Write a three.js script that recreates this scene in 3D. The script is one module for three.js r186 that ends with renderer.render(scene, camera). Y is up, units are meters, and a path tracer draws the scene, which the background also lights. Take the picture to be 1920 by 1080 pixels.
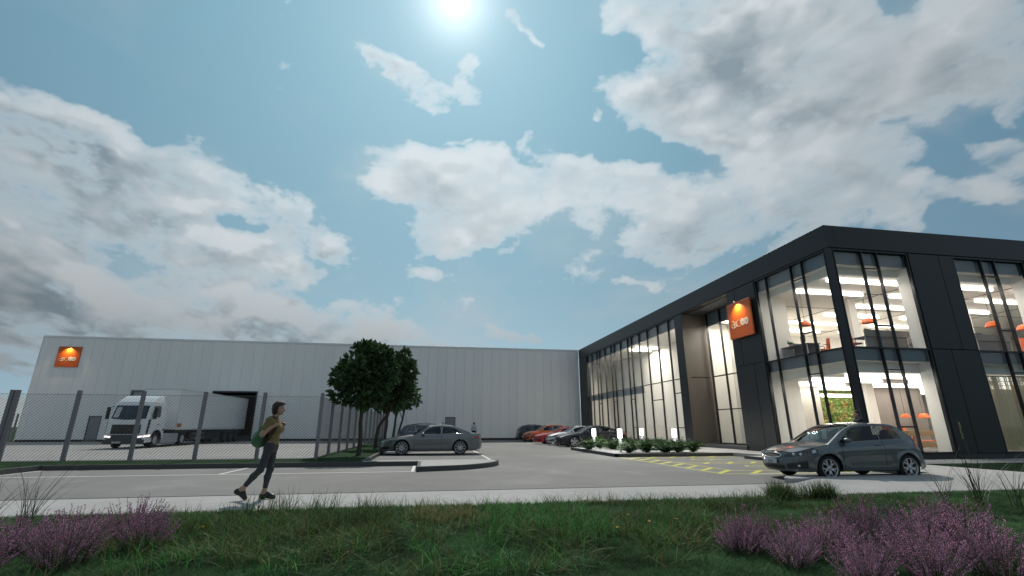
import * as THREE from 'three';
import { RoundedBoxGeometry } from 'three/addons/geometries/RoundedBoxGeometry.js';
import { mergeGeometries } from 'three/addons/utils/BufferGeometryUtils.js';
import { ImprovedNoise } from 'three/addons/math/ImprovedNoise.js';
import { RectAreaLightUniformsLib } from 'three/addons/lights/RectAreaLightUniformsLib.js';

// ---------------------------------------------------------------- camera, sky, sun, exposure
const scene = new THREE.Scene();
const camera = new THREE.PerspectiveCamera(63.26, 16 / 9, 0.1, 3000);
camera.position.set(0, 1.35, 0);
{
  const yaw = THREE.MathUtils.degToRad(9.684), pitch = THREE.MathUtils.degToRad(16.55);
  camera.lookAt(Math.sin(yaw) * Math.cos(pitch), 1.35 + Math.sin(pitch), -Math.cos(yaw) * Math.cos(pitch));
}
const renderer = new THREE.WebGLRenderer({ antialias: true });
renderer.toneMapping = THREE.LinearToneMapping;
renderer.toneMappingExposure = 1.0;
renderer.shadowMap.enabled = true;
RectAreaLightUniformsLib.init();
const SUN = new THREE.Vector3(0.01, 0.74, -0.67).normalize();
const sun = new THREE.DirectionalLight(new THREE.Color(1, 0.93, 0.84), 3.0);
sun.position.copy(SUN).multiplyScalar(150);
sun.target.position.set(0, 0, -30);
sun.position.add(sun.target.position);
sun.castShadow = true;
sun.shadow.mapSize.set(4096, 4096);
sun.shadow.camera.left = -70; sun.shadow.camera.right = 70; sun.shadow.camera.top = 70; sun.shadow.camera.bottom = -70;
sun.shadow.camera.near = 10; sun.shadow.camera.far = 400;
sun.shadow.radius = 1.4;
scene.add(sun, sun.target);

function rng(seed) { let a = seed >>> 0; return () => { a = (a + 0x6D2B79F5) >>> 0; let t = a; t = Math.imul(t ^ (t >>> 15), t | 1); t ^= t + Math.imul(t ^ (t >>> 7), t | 61); return ((t ^ (t >>> 14)) >>> 0) / 4294967296; }; }
const clamp = (v, a = 0, b = 1) => Math.min(b, Math.max(a, v));
const smooth = (a, b, v) => { const t = clamp((v - a) / (b - a)); return t * t * (3 - 2 * t); };
const lerp = (a, b, t) => a + (b - a) * t;
const perlin = new ImprovedNoise();
const noise = (x, y, z) => perlin.noise(x, y, z);
function fbm(x, y, z, oct, gain = 0.52) { let s = 0, a = 1, n = 0; for (let i = 0; i < oct; i++) { s += a * perlin.noise(x, y, z); n += a; x = x * 2.03 + 11.3; y = y * 2.03 + 5.1; z = z * 2.03 + 7.7; a *= gain; } return s / n; }
const BLOBS = [
  [-40.7, 26, 0.064, 0.004, 0.001, -0.037, 0.9, 0], [-35.1, 25, 0.072, -0.012, -0.003, -0.03, 0.8, 0], [-39.4, 20.7, 0.096, -0.015, -0.003, -0.077, 1, 0], [-33.3, 22.4, 0.098, -0.014, -0.004, -0.05, 0.9, 0],
  [-26.5, 25, 0.099, -0.031, -0.015, -0.062, 1, 0], [-19.1, 22.8, 0.111, -0.036, -0.014, -0.05, 0.95, 0], [-14.2, 21, 0.096, -0.034, -0.012, -0.038, 0.9, 0], [-31.6, 18.3, 0.134, -0.013, -0.002, -0.062, 1, 0],
  [-37.9, 14.1, 0.122, -0.004, 0.005, -0.076, 1.1, 0], [-23.1, 17.4, 0.099, -0.002, 0, -0.046, 0.9, 0], [-29.4, 13.5, 0.199, 0.006, 0.006, -0.069, 1.1, 0], [-36.2, 9.3, 0.145, 0.006, 0.009, -0.061, 1.25, 0],
  [-22.1, 11.3, 0.159, -0.013, 0, -0.05, 1.2, 0], [-29.9, 9.8, 0.121, 0.007, 0.006, -0.042, 1.1, 0], [-11.8, 10.9, 0.16, -0.022, -0.003, -0.035, 0.9, 0], [-15.9, 16.2, 0.069, -0.002, -0, -0.029, 0.5, 0],
  [-5.2, 10.7, 0.133, -0.009, -0.001, -0.029, 0.9, 0], [-36.9, 6.5, 0.096, 0.005, 0.006, -0.037, 1, 0], [-31.5, 7.6, 0.115, 0.006, 0.006, -0.04, 0.9, 0], [-22.1, 8.3, 0.144, 0.004, 0.004, -0.038, 0.9, 0],
  [-39.8, 16.8, 0.048, -0.009, -0.001, -0.039, 0.8, 0], [-22.6, 20.7, 0.066, 0.002, 0, -0.024, -0.9, 0], [-37.4, 24.5, 0.072, -0.002, -0, -0.015, -0.55, 0], [-29.9, 20.6, 0.048, -0.01, -0.002, -0.013, -0.4, 0],
  [-36.5, 7.7, 0.155, 0.012, 0.01, -0.056, 1.3, 0], [-27.7, 8.8, 0.164, 0.009, 0.006, -0.045, 1.2, 0], [-17.5, 11.3, 0.159, -0.006, 0.001, -0.049, 1.1, 0], [-11, 14.3, 0.075, -0.021, -0.005, -0.023, 0.6, 0],
  [-19.6, 18.6, 0.118, -0.022, -0.005, -0.038, 0.7, 0], [-1.2, 18.1, 0.038, -0.009, -0.004, -0.019, 0.6, 0], [5, 13.1, 0.069, -0.024, -0.007, -0.022, 0.6, 0], [7.7, 11, 0.051, -0.009, -0.003, -0.02, 0.75, 0],
  [12.3, 11, 0.038, -0.005, -0.003, -0.019, 0.6, 0], [-7.3, 13, 0.076, -0.012, -0.003, -0.023, 0.3, 0], [-2.7, 31.3, 0.109, -0, -0.002, -0.032, 0.95, 1], [-6.3, 28.4, 0.102, 0.001, -0.001, -0.027, 0.85, 1],
  [2.4, 29.5, 0.168, 0.002, -0.001, -0.056, 1.1, 1], [9.7, 29.1, 0.145, -0.004, -0.002, -0.051, 1.1, 1], [5.4, 25.2, 0.135, 0.018, 0.006, -0.048, 1, 1], [4.4, 23, 0.09, 0.019, 0.005, -0.027, 0.95, 1],
  [14.1, 29, 0.175, -0, 0.001, -0.063, 1.2, 1], [19.1, 28.5, 0.139, -0.015, -0.004, -0.057, 1.1, 1], [23.3, 28.1, 0.153, -0.03, -0.009, -0.058, 0.95, 1], [20.2, 23.7, 0.054, -0.011, -0.004, -0.025, 0.6, 1],
  [30.2, 24.2, 0.112, -0.053, -0.024, -0.061, 1, 0.5], [28.6, 20.4, 0.089, -0.021, -0.008, -0.038, 0.8, 0.5], [-8.7, 28.7, 0.063, 0.001, -0, -0.013, 0.4, 1], [-8.7, 40.7, 0.07, -0.033, -0.019, -0.032, 1.1, 0],
  [-2.6, 38.9, 0.068, -0.015, -0.011, -0.033, 1, 0], [2.7, 40.2, 0.051, -0.025, -0.016, -0.027, 1, 0], [11.3, 45.7, 0.03, -0.027, -0.015, -0.013, 0.7, 0], [13.9, 44.1, 0.026, -0.01, -0.006, -0.014, 0.7, 0],
  [8.2, 36.9, 0.076, -0.029, -0.013, -0.029, 0.28, 0], [12.7, 33.8, 0.065, -0.008, -0.003, -0.021, 0.5, 0], [17.1, 32.2, 0.047, -0.014, -0.005, -0.018, 0.5, 1], [1.5, 33.9, 0.03, -0.001, -0.001, -0.009, 0.4, 0],
  [20.1, 35.9, 0.017, -0.005, -0.002, -0.008, 0.5, 0], [28.8, 45.4, 0.096, -0.044, -0.016, -0.044, 0.8, 0.5], [37.4, 41.8, 0.117, -0.058, -0.018, -0.061, 0.9, 0.5], [27.6, 36.9, 0.075, -0.043, -0.03, -0.058, 1, 0.5],
  [33, 40.2, 0.052, -0.023, -0.01, -0.031, 0.7, 0.5], [36.2, 35.3, 0.116, -0.052, -0.026, -0.09, 1.1, 0.5], [46.3, 35, 0.113, -0.065, -0.03, -0.099, 1.1, 0.5], [48, 28.1, 0.126, -0.072, -0.033, -0.103, 1.1, 0.5],
  [40.9, 27.4, 0.113, -0.069, -0.034, -0.082, 1, 0.5], [48.7, 22.6, 0.101, -0.049, -0.016, -0.055, 1, 0.5], [38.3, 21.7, 0.13, -0.045, -0.02, -0.079, 1, 0.5], [46.3, 39.5, 0.087, -0.049, -0.014, -0.051, 0.8, 0.5],
  [53.5, 33.6, 0.08, -0.067, -0.027, -0.065, 0.9, 0.5], [59.6, 32.5, 0.075, -0.063, -0.024, -0.07, 1, 0.5], [58.5, 28.4, 0.071, -0.046, -0.012, -0.044, 0.9, 0.5], [60.2, 22.5, 0.039, -0.032, -0.01, -0.025, 0.7, 0.5],
  [56, 21.3, 0.054, -0.045, -0.014, -0.033, 0.7, 0.5], [53.1, 18.7, 0.051, -0.026, -0.007, -0.022, 0.5, 0.5], [59.2, 19.9, 0.026, -0.026, -0.008, -0.017, 0.5, 0.5], [54.1, 37.2, 0.038, -0.034, -0.009, -0.021, -0.75, 0.5],
  [56.2, 23.7, 0.025, -0.052, -0.02, -0.018, -0.75, 0.5], [59.5, 25.4, 0.041, -0.032, -0.005, -0.013, -0.6, 0.5], [29, 31, 0.104, -0.039, -0.007, -0.024, -0.8, 0.5], [27.6, 42.3, 0.073, -0.032, -0.012, -0.034, -0.6, 0.5],
  [35.8, 44, 0.02, -0.017, -0.007, -0.009, -0.5, 0.5], [31.3, 27.7, 0.032, -0.018, -0.009, -0.02, -0.4, 0.5], [50.5, 36.9, 0.035, -0.035, -0.009, -0.016, -0.3, 0.5], [57.2, 17, 0.059, -0.03, -0.008, -0.027, -0.7, 0.5],
  [24, 16.3, 0.046, -0.008, -0.002, -0.01, 0.8, 0], [27, 15.5, 0.025, 0.002, 0.001, -0.008, 0.7, 0], [30.8, 14.9, 0.025, -0.007, -0.003, -0.011, 0.5, 0],
];
// cloud banks as soft patches of the sky: azimuth, elevation, two half-axes in the tangent plane, strength
function makeSky() {
  const W = 4096, H = 2048, data = new Float32Array(W * H * 4), R = Math.PI / 180;
  const blobs = BLOBS.map(([az, el, ax, ay, bx, by, w, soft]) => {
    const c = [Math.sin(az * R) * Math.cos(el * R), Math.sin(el * R), -Math.cos(az * R) * Math.cos(el * R)];
    const n = Math.hypot(c[0], c[2]), rt = [-c[2] / n, 0, c[0] / n], up = [-rt[2] * c[1], rt[2] * c[0] - rt[0] * c[2], rt[0] * c[1]];
    const det = ax * by - ay * bx, m = Math.max(Math.hypot(ax, ay), Math.hypot(bx, by)) * 1.6;
    return { c, rt, up, ax, ay, bx, by, det, w, soft, lim: Math.cos(Math.atan(m)) };
  });
  const sunAz = Math.atan2(SUN.x, -SUN.z) / R;
  let softest = 0;
  const cover = (x, y, z) => {
    let pos = 0, neg = 0; softest = 0;
    for (const b of blobs) {
      const d = x * b.c[0] + y * b.c[1] + z * b.c[2];
      if (d < b.lim) continue;
      const u = (x * b.rt[0] + y * b.rt[1] + z * b.rt[2]) / d, v = (x * b.up[0] + y * b.up[1] + z * b.up[2]) / d;
      const p = (u * b.by - v * b.bx) / b.det, q = (v * b.ax - u * b.ay) / b.det, r2 = p * p + q * q;
      if (r2 > 2.4) continue;
      const g = 1 - smooth(0.0, 1.55, Math.sqrt(r2));
      if (b.soft) softest = Math.max(softest, b.soft * g);
      if (b.w > 0) pos = pos + b.w * g * (1 - 0.45 * Math.min(1, pos)); else neg += -b.w * g;
    }
    return Math.min(pos, 1.08) - neg;
  };
  const density = (x, y, z, inView, oct) => {
    const ux = fbm(x * 7, y * 11, z * 7 + 31, 5, 0.66), uy = fbm(x * 7 + 17, y * 11, z * 7, 5, 0.66), uz = fbm(x * 7, y * 11 + 23, z * 7 + 9, 3, 0.6);
    const qx = x + 0.075 * ux, qy = y + 0.048 * uy, qz = z + 0.075 * uz, qn = 1 / Math.hypot(qx, qy, qz);
    const k = 1 / (Math.max(y, 0) + 0.16), px = x * k, pz = z * k;
    let cov = inView > 0 ? cover(qx * qn, qy * qn, qz * qn) : 0;
    const sf = inView > 0 ? smooth(0, 0.6, softest) : 0;
    if (inView < 1) cov = lerp(0.42 + 0.9 * fbm(px * 1.1 + 3, 9.2, pz * 1.1, 3), cov, inView);
    if (cov < -0.3) return [-1, cov, 0];
    const wx = 0.30 * ux, wz = 0.30 * uz, sx = x * 6 + wx, sy = y * 10, sz = z * 6 + wz;
    let bil = 0, a = 1, n = 0, bx = sx * 1.7 + 9, by = sy * 1.7, bz = sz * 1.7; for (let o = 0; o < oct - 2; o++) { bil += a * (1 - 2.2 * Math.abs(noise(bx, by, bz))); n += a; a *= 0.58; bx = bx * 2.05 + 3; by = by * 2.05 + 1; bz = bz * 2.05 + 7; }
    const f = fbm(px * 3.2 + wx, 4.4 + y * 2, pz * 1.35 + wz, oct, 0.62) * 1.0 + fbm(sx, sy, sz, oct, 0.62) * 0.7 + 0.36 * (bil / n - 0.55);
    return [cov * 0.95 - 0.40 - 0.26 * (1 - smooth(0, 0.4, cov)) + f * lerp(1.85, 1.05, sf), cov, sf];
  };
  for (let j = 0; j < H; j++) {
    const el = (j + 0.5) / H * Math.PI - Math.PI / 2, y = Math.sin(el), ce = Math.cos(el), elD = el / R;
    for (let i = 0; i < W; i++) {
      const o = (j * W + i) * 4;
      // u = atan2(z, x) / 2pi + 0.5
      const a = ((i + 0.5) / W - 0.5) * 2 * Math.PI, x = Math.cos(a) * ce, z = Math.sin(a) * ce;
      const th = Math.acos(clamp(x * SUN.x + y * SUN.y + z * SUN.z, -1, 1)) / R;
      let az = Math.atan2(x, -z) / R, dAz = Math.abs(az - sunAz); 
      const near = Math.exp(-((th / 40) ** 2)), hz = Math.exp(-Math.max(elD, 0) / 15) * (0.3 + 0.7 * Math.exp(-((dAz / 42) ** 2)));
      const halo = 0.32 * Math.exp(-th / 10) + 0.5 * Math.exp(-((th / 3.4) ** 2)) + 3 * Math.exp(-((th / 0.75) ** 2));
      let r = 0.085 + 0.145 * near + 0.38 * hz + halo, g = 0.180 + 0.28 * near + 0.42 * hz + halo, b = 0.275 + 0.305 * near + 0.40 * hz + halo * 0.97;
      if (elD > -1.5) {
        const inView = smooth(70, 58, Math.abs(az - 9.7)) * smooth(60, 52, elD);
        const [d, cov, sf] = density(x, y, z, inView, 7);
        const alpha = 1 - Math.exp(-Math.max(0, d + 0.14) * 1.75);
        // thin veil drifting over the blue
        const vk = 1 / (Math.max(y, 0) + 0.2), veil = 0.42 * smooth(-0.12, 0.45, fbm(x * vk * 1.2 + 5, 2.2, z * vk * 0.9, 5, 0.6) + 0.25 * cov) * smooth(0, 9, elD);
        const far = 0.46 + 0.54 * Math.exp(-((th / 50) ** 2)) + 0.34 * smooth(70, 110, th), low = lerp(0.52, 1, smooth(3, 20, elD)), rim = 0.07 * Math.exp(-th / 16);
        r = lerp(r, 0.60 * far + rim, veil); g = lerp(g, 0.66 * far + rim, veil); b = lerp(b, 0.70 * far + rim, veil);
        if (alpha > 0.003) {
          // a little nearer the sun the same bank is thinner or thicker: lit rim or shaded body
          const s0 = 0.075, tx = x + SUN.x * s0, ty = y + SUN.y * s0, tz = z + SUN.z * s0, tn = 1 / Math.hypot(tx, ty, tz);
          const dS = density(tx * tn, ty * tn, tz * tn, inView, 4)[0], d4 = density(x, y, z, inView, 4)[0], big = fbm(x * 3.4 + 3, y * 6, z * 3.4, 4, 0.55);
          const L = clamp(0.56 + (d4 - dS) * 0.62 + (d - d4) * 0.18 - big * 1.25 + 0.22 * sf), T = smooth(0.0, 0.9, d), sh = clamp(1 - T * (1.08 - 0.95 * L));
          const lit = far * low;
          r = lerp(r, lerp(0.28, 0.88, sh) * lit + rim, alpha); g = lerp(g, lerp(0.345, 0.93, sh) * lit + rim, alpha); b = lerp(b, lerp(0.395, 0.955, sh) * lit + rim, alpha);
        }
        // pale ground haze along the horizon
        const hh = 1 - smooth(2.0, 2.9, elD);
        r = lerp(r, 0.36, hh * 0.85); g = lerp(g, 0.385, hh * 0.85); b = lerp(b, 0.385, hh * 0.85);
      } else { r = 0.07; g = 0.075; b = 0.07; }
      data[o] = r; data[o + 1] = g; data[o + 2] = b; data[o + 3] = 1;
    }
  }
  const t = new THREE.DataTexture(data, W, H, THREE.RGBAFormat, THREE.FloatType);
  t.mapping = THREE.EquirectangularReflectionMapping;
  t.magFilter = t.minFilter = THREE.LinearFilter;
  t.needsUpdate = true;
  return t;
}
const sky = makeSky();
scene.background = sky;
scene.environment = sky;

// ---------------------------------------------------------------- helpers
const used = new Map();
function numbered(name) { const n = used.get(name) ?? 0; used.set(name, n + 1); return n ? `${name}_${String(n).padStart(3, '0')}` : name; }
function tag(o, label, category, group, kind) { o.userData.label = label; if (category) o.userData.category = category; if (group) o.userData.group = group; if (kind) o.userData.kind = kind; return o; }
function thing(name, label, category, pos = [0, 0, 0], turn = 0, group) {
  const o = new THREE.Group(); o.name = numbered(name); o.position.set(...pos); o.rotation.y = turn; scene.add(o);
  return tag(o, label, category, group);
}
function prep(g) {
  const o = g.index ? g.toNonIndexed() : g;
  for (const k of Object.keys(o.attributes)) if (!['position', 'normal', 'uv', 'color'].includes(k)) o.deleteAttribute(k);
  if (!o.attributes.normal) o.computeVertexNormals();
  if (!o.attributes.uv) o.setAttribute('uv', new THREE.BufferAttribute(new Float32Array(o.attributes.position.count * 2), 2));
  return o;
}
function join(list) { const a = [].concat(list).flat(9).filter(Boolean); return a.length === 1 ? a[0] : mergeGeometries(a.map(prep)); }
function part(name, geo, mat, parent) { const m = new THREE.Mesh(join(geo), mat); m.name = name; m.castShadow = m.receiveShadow = true; parent.add(m); return m; }
function solo(name, geo, mat, label, category, group) { const m = part(numbered(name), geo, mat, scene); return tag(m, label, category, group); }
function struct(name, geo, mat, label) { const m = part(numbered(name), geo, mat, scene); m.userData.kind = 'structure'; if (label) m.userData.label = label; return m; }
function dup(o, label, pos, turn = 0) { const c = o.clone(); c.name = numbered(o.name.replace(/_\d{3}$/, '')); c.userData = { ...o.userData, label }; c.position.set(...pos); c.rotation.y = turn; scene.add(c); return c; }
const V3 = (x, y, z) => new THREE.Vector3(x, y, z);
// box from min corner to max corner, uv in metres
function box(x0, y0, z0, x1, y1, z1) { const g = new THREE.BoxGeometry(x1 - x0, y1 - y0, z1 - z0); g.translate((x0 + x1) / 2, (y0 + y1) / 2, (z0 + z1) / 2); return boxUV(g); }
function boxUV(g) {
  const p = g.attributes.position, n = g.attributes.normal, uv = new Float32Array(p.count * 2);
  for (let i = 0; i < p.count; i++) { const ax = Math.abs(n.getX(i)), ay = Math.abs(n.getY(i)), az = Math.abs(n.getZ(i)); 
    if (ay >= ax && ay >= az) { uv[2 * i] = p.getX(i); uv[2 * i + 1] = p.getZ(i); } else if (ax >= az) { uv[2 * i] = p.getZ(i); uv[2 * i + 1] = p.getY(i); } else { uv[2 * i] = p.getX(i); uv[2 * i + 1] = p.getY(i); } }
  g.setAttribute('uv', new THREE.BufferAttribute(uv, 2)); return g;
}
function rbox(x0, y0, z0, x1, y1, z1, r = 0.01, seg = 2) { const g = new RoundedBoxGeometry(x1 - x0, y1 - y0, z1 - z0, seg, Math.min(r, (x1 - x0) / 2.01, (y1 - y0) / 2.01, (z1 - z0) / 2.01)); g.translate((x0 + x1) / 2, (y0 + y1) / 2, (z0 + z1) / 2); return boxUV(g); }
function rod(a, b, r0, r1 = r0, seg = 8) { // tapered round bar between two points
  const A = V3(...a), B = V3(...b), d = B.clone().sub(A), L = d.length(), g = new THREE.CylinderGeometry(r1, r0, L, seg, 1); g.translate(0, L / 2, 0);
  g.applyQuaternion(new THREE.Quaternion().setFromUnitVectors(V3(0, 1, 0), d.normalize())); g.translate(...a); return g;
}
function bar(a, b, w, h) { // square bar between two points
  const A = V3(...a), B = V3(...b), d = B.clone().sub(A), L = d.length(), g = new THREE.BoxGeometry(w, L, h); g.translate(0, L / 2, 0);
  g.applyQuaternion(new THREE.Quaternion().setFromUnitVectors(V3(0, 1, 0), d.normalize())); g.translate(...a); return g;
}
function lathe(pts, seg = 24) { return new THREE.LatheGeometry(pts.map(([r, y]) => new THREE.Vector2(r, y)), seg); }
function tubeAlong(pts, r, seg = 20, rad = 6, closed = false) { return new THREE.TubeGeometry(new THREE.CatmullRomCurve3(pts.map((p) => V3(...p)), closed), seg, r, rad, closed); }
function surf(nu, nv, f, flip = false) { // smooth sheet f(u, v) -> [x, y, z]
  const pos = [], uv = [], idx = [];
  for (let j = 0; j <= nv; j++) for (let i = 0; i <= nu; i++) { pos.push(...f(i / nu, j / nv)); uv.push(i / nu, j / nv); }
  for (let j = 0; j < nv; j++) for (let i = 0; i < nu; i++) { const a = j * (nu + 1) + i, b = a + 1, c = a + nu + 1, d = c + 1; flip ? idx.push(a, c, b, b, c, d) : idx.push(a, b, c, b, d, c); }
  const g = new THREE.BufferGeometry(); g.setAttribute('position', new THREE.Float32BufferAttribute(pos, 3)); g.setAttribute('uv', new THREE.Float32BufferAttribute(uv, 2)); g.setIndex(idx); g.computeVertexNormals(); return g;
}
// flat polygon on the ground, uv in metres; h > 0 makes a slab from y to y + h
function slab(pts, y, h = 0, bevel = 0) {
  const s = new THREE.Shape(pts.map(([x, z]) => new THREE.Vector2(x, -z)));
  const g = h > 0 ? new THREE.ExtrudeGeometry(s, { depth: h, bevelEnabled: false }) : new THREE.ShapeGeometry(s);
  g.rotateX(-Math.PI / 2); g.translate(0, y, 0); g.computeVertexNormals(); return boxUV(prep(g));
}
function rect(x0, z0, x1, z1) { return [[x0, z0], [x1, z0], [x1, z1], [x0, z1]]; }
function wallAlong(pts, y0, y1, w) { // kerb-like strip along a polyline, w wide to the left of its direction
  const out = [];
  for (let i = 0; i + 1 < pts.length; i++) {
    const [ax, az] = pts[i], [bx, bz] = pts[i + 1], L = Math.hypot(bx - ax, bz - az), nx = (bz - az) / L * w, nz = -(bx - ax) / L * w;
    out.push(slab([[ax, az], [bx, bz], [bx + nx, bz + nz], [ax + nx, az + nz]], y0, y1 - y0));
  }
  return out;
}

// ---------------------------------------------------------------- procedural textures and materials
function hash2(i, j, s) { let h = (i * 374761393 + j * 668265263 + s * 974634777) | 0; h = Math.imul(h ^ (h >>> 13), 1274126177); return ((h ^ (h >>> 16)) >>> 0) / 4294967296; }
function vnoise(x, y, per, s) { const xi = Math.floor(x), yi = Math.floor(y), fx = x - xi, fy = y - yi, u = fx * fx * (3 - 2 * fx), v = fy * fy * (3 - 2 * fy), w = (a, b) => hash2(((a % per) + per) % per, ((b % per) + per) % per, s);
  return lerp(lerp(w(xi, yi), w(xi + 1, yi), u), lerp(w(xi, yi + 1), w(xi + 1, yi + 1), u), v); }
function tfbm(u, v, per, oct, s, gain = 0.5) { let a = 1, t = 0, n = 0; for (let o = 0; o < oct; o++) { t += a * vnoise(u * per, v * per, per, s + o); n += a; a *= gain; per *= 2; } return t / n; }
function tex(size, metres, fn, srgb = true) { // fn(u, v) -> linear grey or [r, g, b], 0..1
  const d = new Uint8Array(size * size * 4), enc = (v) => Math.round(255 * clamp(srgb ? (v <= 0.0031308 ? v * 12.92 : 1.055 * v ** (1 / 2.4) - 0.055) : v));
  for (let j = 0; j < size; j++) for (let i = 0; i < size; i++) { const c = fn((i + 0.5) / size, (j + 0.5) / size), o = 4 * (j * size + i), a = Array.isArray(c) ? c : [c, c, c]; d[o] = enc(a[0]); d[o + 1] = enc(a[1]); d[o + 2] = enc(a[2]); d[o + 3] = 255; }
  const t = new THREE.DataTexture(d, size, size, THREE.RGBAFormat); if (srgb) t.colorSpace = THREE.SRGBColorSpace;
  t.wrapS = t.wrapT = THREE.RepeatWrapping; t.magFilter = THREE.LinearFilter; t.minFilter = THREE.LinearMipmapLinearFilter; t.generateMipmaps = true; t.repeat.set(1 / metres, 1 / metres); t.needsUpdate = true; return t;
}
const lin = (r, g, b) => new THREE.Color().setRGB(r, g, b);
function mat(c, rough = 0.7, more = {}) { const { phys, ...rest } = more; const M = phys ? THREE.MeshPhysicalMaterial : THREE.MeshStandardMaterial; return new M({ color: Array.isArray(c) ? lin(...c) : c, roughness: rough, side: THREE.DoubleSide, ...rest }); }
const grain = tex(512, 0.8, (u, v) => 0.35 * tfbm(u, v, 64, 3, 5) + 0.65 * tfbm(u, v, 8, 4, 9), false);
const fine = tex(512, 0.5, (u, v) => tfbm(u, v, 128, 2, 15), false);
const asphaltMap = tex(1024, 19, (u, v) => {
  const big = tfbm(u, v, 5, 5, 21, 0.55), mid = tfbm(u * 1, v, 24, 4, 33), g = hash2(Math.floor(u * 1024), Math.floor(v * 1024), 3), drag = tfbm(u * 1, v * 1, 9, 6, 61, 0.62);
  const t = 0.155 + 0.05 * (big - 0.5) + 0.035 * (mid - 0.5) + 0.11 * smooth(0.52, 0.7, drag) * (big - 0.3) + 0.03 * (g - 0.5); return [t * 1.0, t * 0.99, t * 0.965];
});
const concreteMap = tex(1024, 9, (u, v) => { const big = tfbm(u, v, 5, 5, 71, 0.55), st = tfbm(u, v, 40, 3, 83), g = hash2(Math.floor(u * 1024), Math.floor(v * 1024), 8); const t = 0.31 + 0.09 * (big - 0.5) + 0.05 * (st - 0.5) + 0.03 * (g - 0.5); return [t, t * 0.995, t * 0.985]; });
const yardMap = tex(512, 12, (u, v) => { const big = tfbm(u, v, 4, 6, 171, 0.55), g = hash2(Math.floor(u * 512), Math.floor(v * 512), 18); const t = 0.24 + 0.07 * (big - 0.5) + 0.03 * (g - 0.5); return [t, t * 0.99, t * 0.965]; });
const turfMap = tex(1024, 3.2, (u, v) => { const a = tfbm(u, v, 60, 3, 91), b = tfbm(u, v, 9, 4, 97), g = hash2(Math.floor(u * 1024), Math.floor(v * 1024), 28); const t = 0.25 + 0.85 * a * a + 0.5 * (b - 0.5) + 0.35 * (g - 0.5) * a; return [0.022 * t + 0.004 * b, 0.075 * t, 0.026 * t]; });
const M = {
  asphalt: mat(0xffffff, 0.86, { map: asphaltMap, bumpMap: grain, bumpScale: 0.003 }),
  concrete: mat(0xffffff, 0.85, { map: concreteMap, bumpMap: fine, bumpScale: 0.001 }),
  yard: mat(0xffffff, 0.85, { map: yardMap, bumpMap: fine, bumpScale: 0.001 }),
  kerb: mat([0.075, 0.075, 0.074], 0.85, { bumpMap: fine, bumpScale: 0.002 }),
  turf: mat(0xffffff, 0.95, { phys: 1, specularIntensity: 0.15, map: turfMap, bumpMap: grain, bumpScale: 0.02 }),
  white: mat([0.62, 0.62, 0.60], 0.7), yellow: mat([0.52, 0.50, 0.055], 0.7),
  panel: mat([0.87, 0.86, 0.835], 0.42, { metalness: 0.0, bumpMap: tex(256, 1.1, (u, v) => tfbm(u, v, 5, 4, 41), false), bumpScale: 0.0012 }),
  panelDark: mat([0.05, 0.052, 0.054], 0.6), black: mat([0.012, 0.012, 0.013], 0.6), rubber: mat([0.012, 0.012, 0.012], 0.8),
  clad: mat([0.026, 0.029, 0.032], 0.42, { metalness: 0.35, bumpMap: tex(256, 1.7, (u, v) => tfbm(u, v, 4, 4, 43), false), bumpScale: 0.0015 }),
  mullion: mat([0.035, 0.038, 0.042], 0.3, { metalness: 0.7 }),
  post: mat([0.24, 0.23, 0.24], 0.5, { metalness: 0.4 }), wire: mat([0.12, 0.125, 0.125], 0.5, { metalness: 0.5 }),
  door: mat([0.24, 0.25, 0.25], 0.5), shutter: mat([0.10, 0.105, 0.11], 0.5),
  plaster: mat([0.78, 0.75, 0.70], 0.9), ceiling: mat([0.80, 0.77, 0.72], 0.9), cream: mat([0.80, 0.765, 0.70], 0.9),
  carpet: mat([0.13, 0.125, 0.12], 0.95), slabEdge: mat([0.30, 0.33, 0.37], 0.5), spandrel: mat([0.13, 0.15, 0.17], 0.5), taupe: mat([0.115, 0.097, 0.08], 0.5), brownWall: mat([0.20, 0.17, 0.15], 0.8),
  roughConcrete: mat([0.50, 0.47, 0.42], 0.9, { bumpMap: grain, bumpScale: 0.004 }),
  glass: mat([0.93, 0.97, 0.97], 0.0, { phys: 1, transmission: 1, thickness: 0, ior: 1.5 }),
  chrome: mat([0.6, 0.6, 0.6], 0.15, { metalness: 1 }), steel: mat([0.45, 0.46, 0.47], 0.35, { metalness: 0.9 }),
  orange: mat([0.72, 0.13, 0.015], 0.5), signOrange: mat([0.60, 0.115, 0.012], 0.35), signWhite: mat([0.75, 0.68, 0.6], 0.5),
  wood: mat([0.30, 0.20, 0.11], 0.6), desk: mat([0.085, 0.07, 0.06], 0.6), deskWhite: mat([0.55, 0.54, 0.52], 0.5),
  glow: (r, g, b, k) => new THREE.MeshStandardMaterial({ color: 0x111111, emissive: lin(r, g, b), emissiveIntensity: k, roughness: 0.6 }),
};

// ---------------------------------------------------------------- ground, roads, kerbs, markings
struct('ground', slab(rect(-900, -1500, 900, 200), -0.06), M.turf);
struct('car_park_asphalt', slab(rect(-90, -52.9, 17.0, -11.2), 0), M.asphalt);
struct('yard_concrete', slab([[-90, -52.9], [-4.55, -52.9], [-4.55, -20.75], [-90, -20.75]], 0.004), M.yard);
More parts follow.
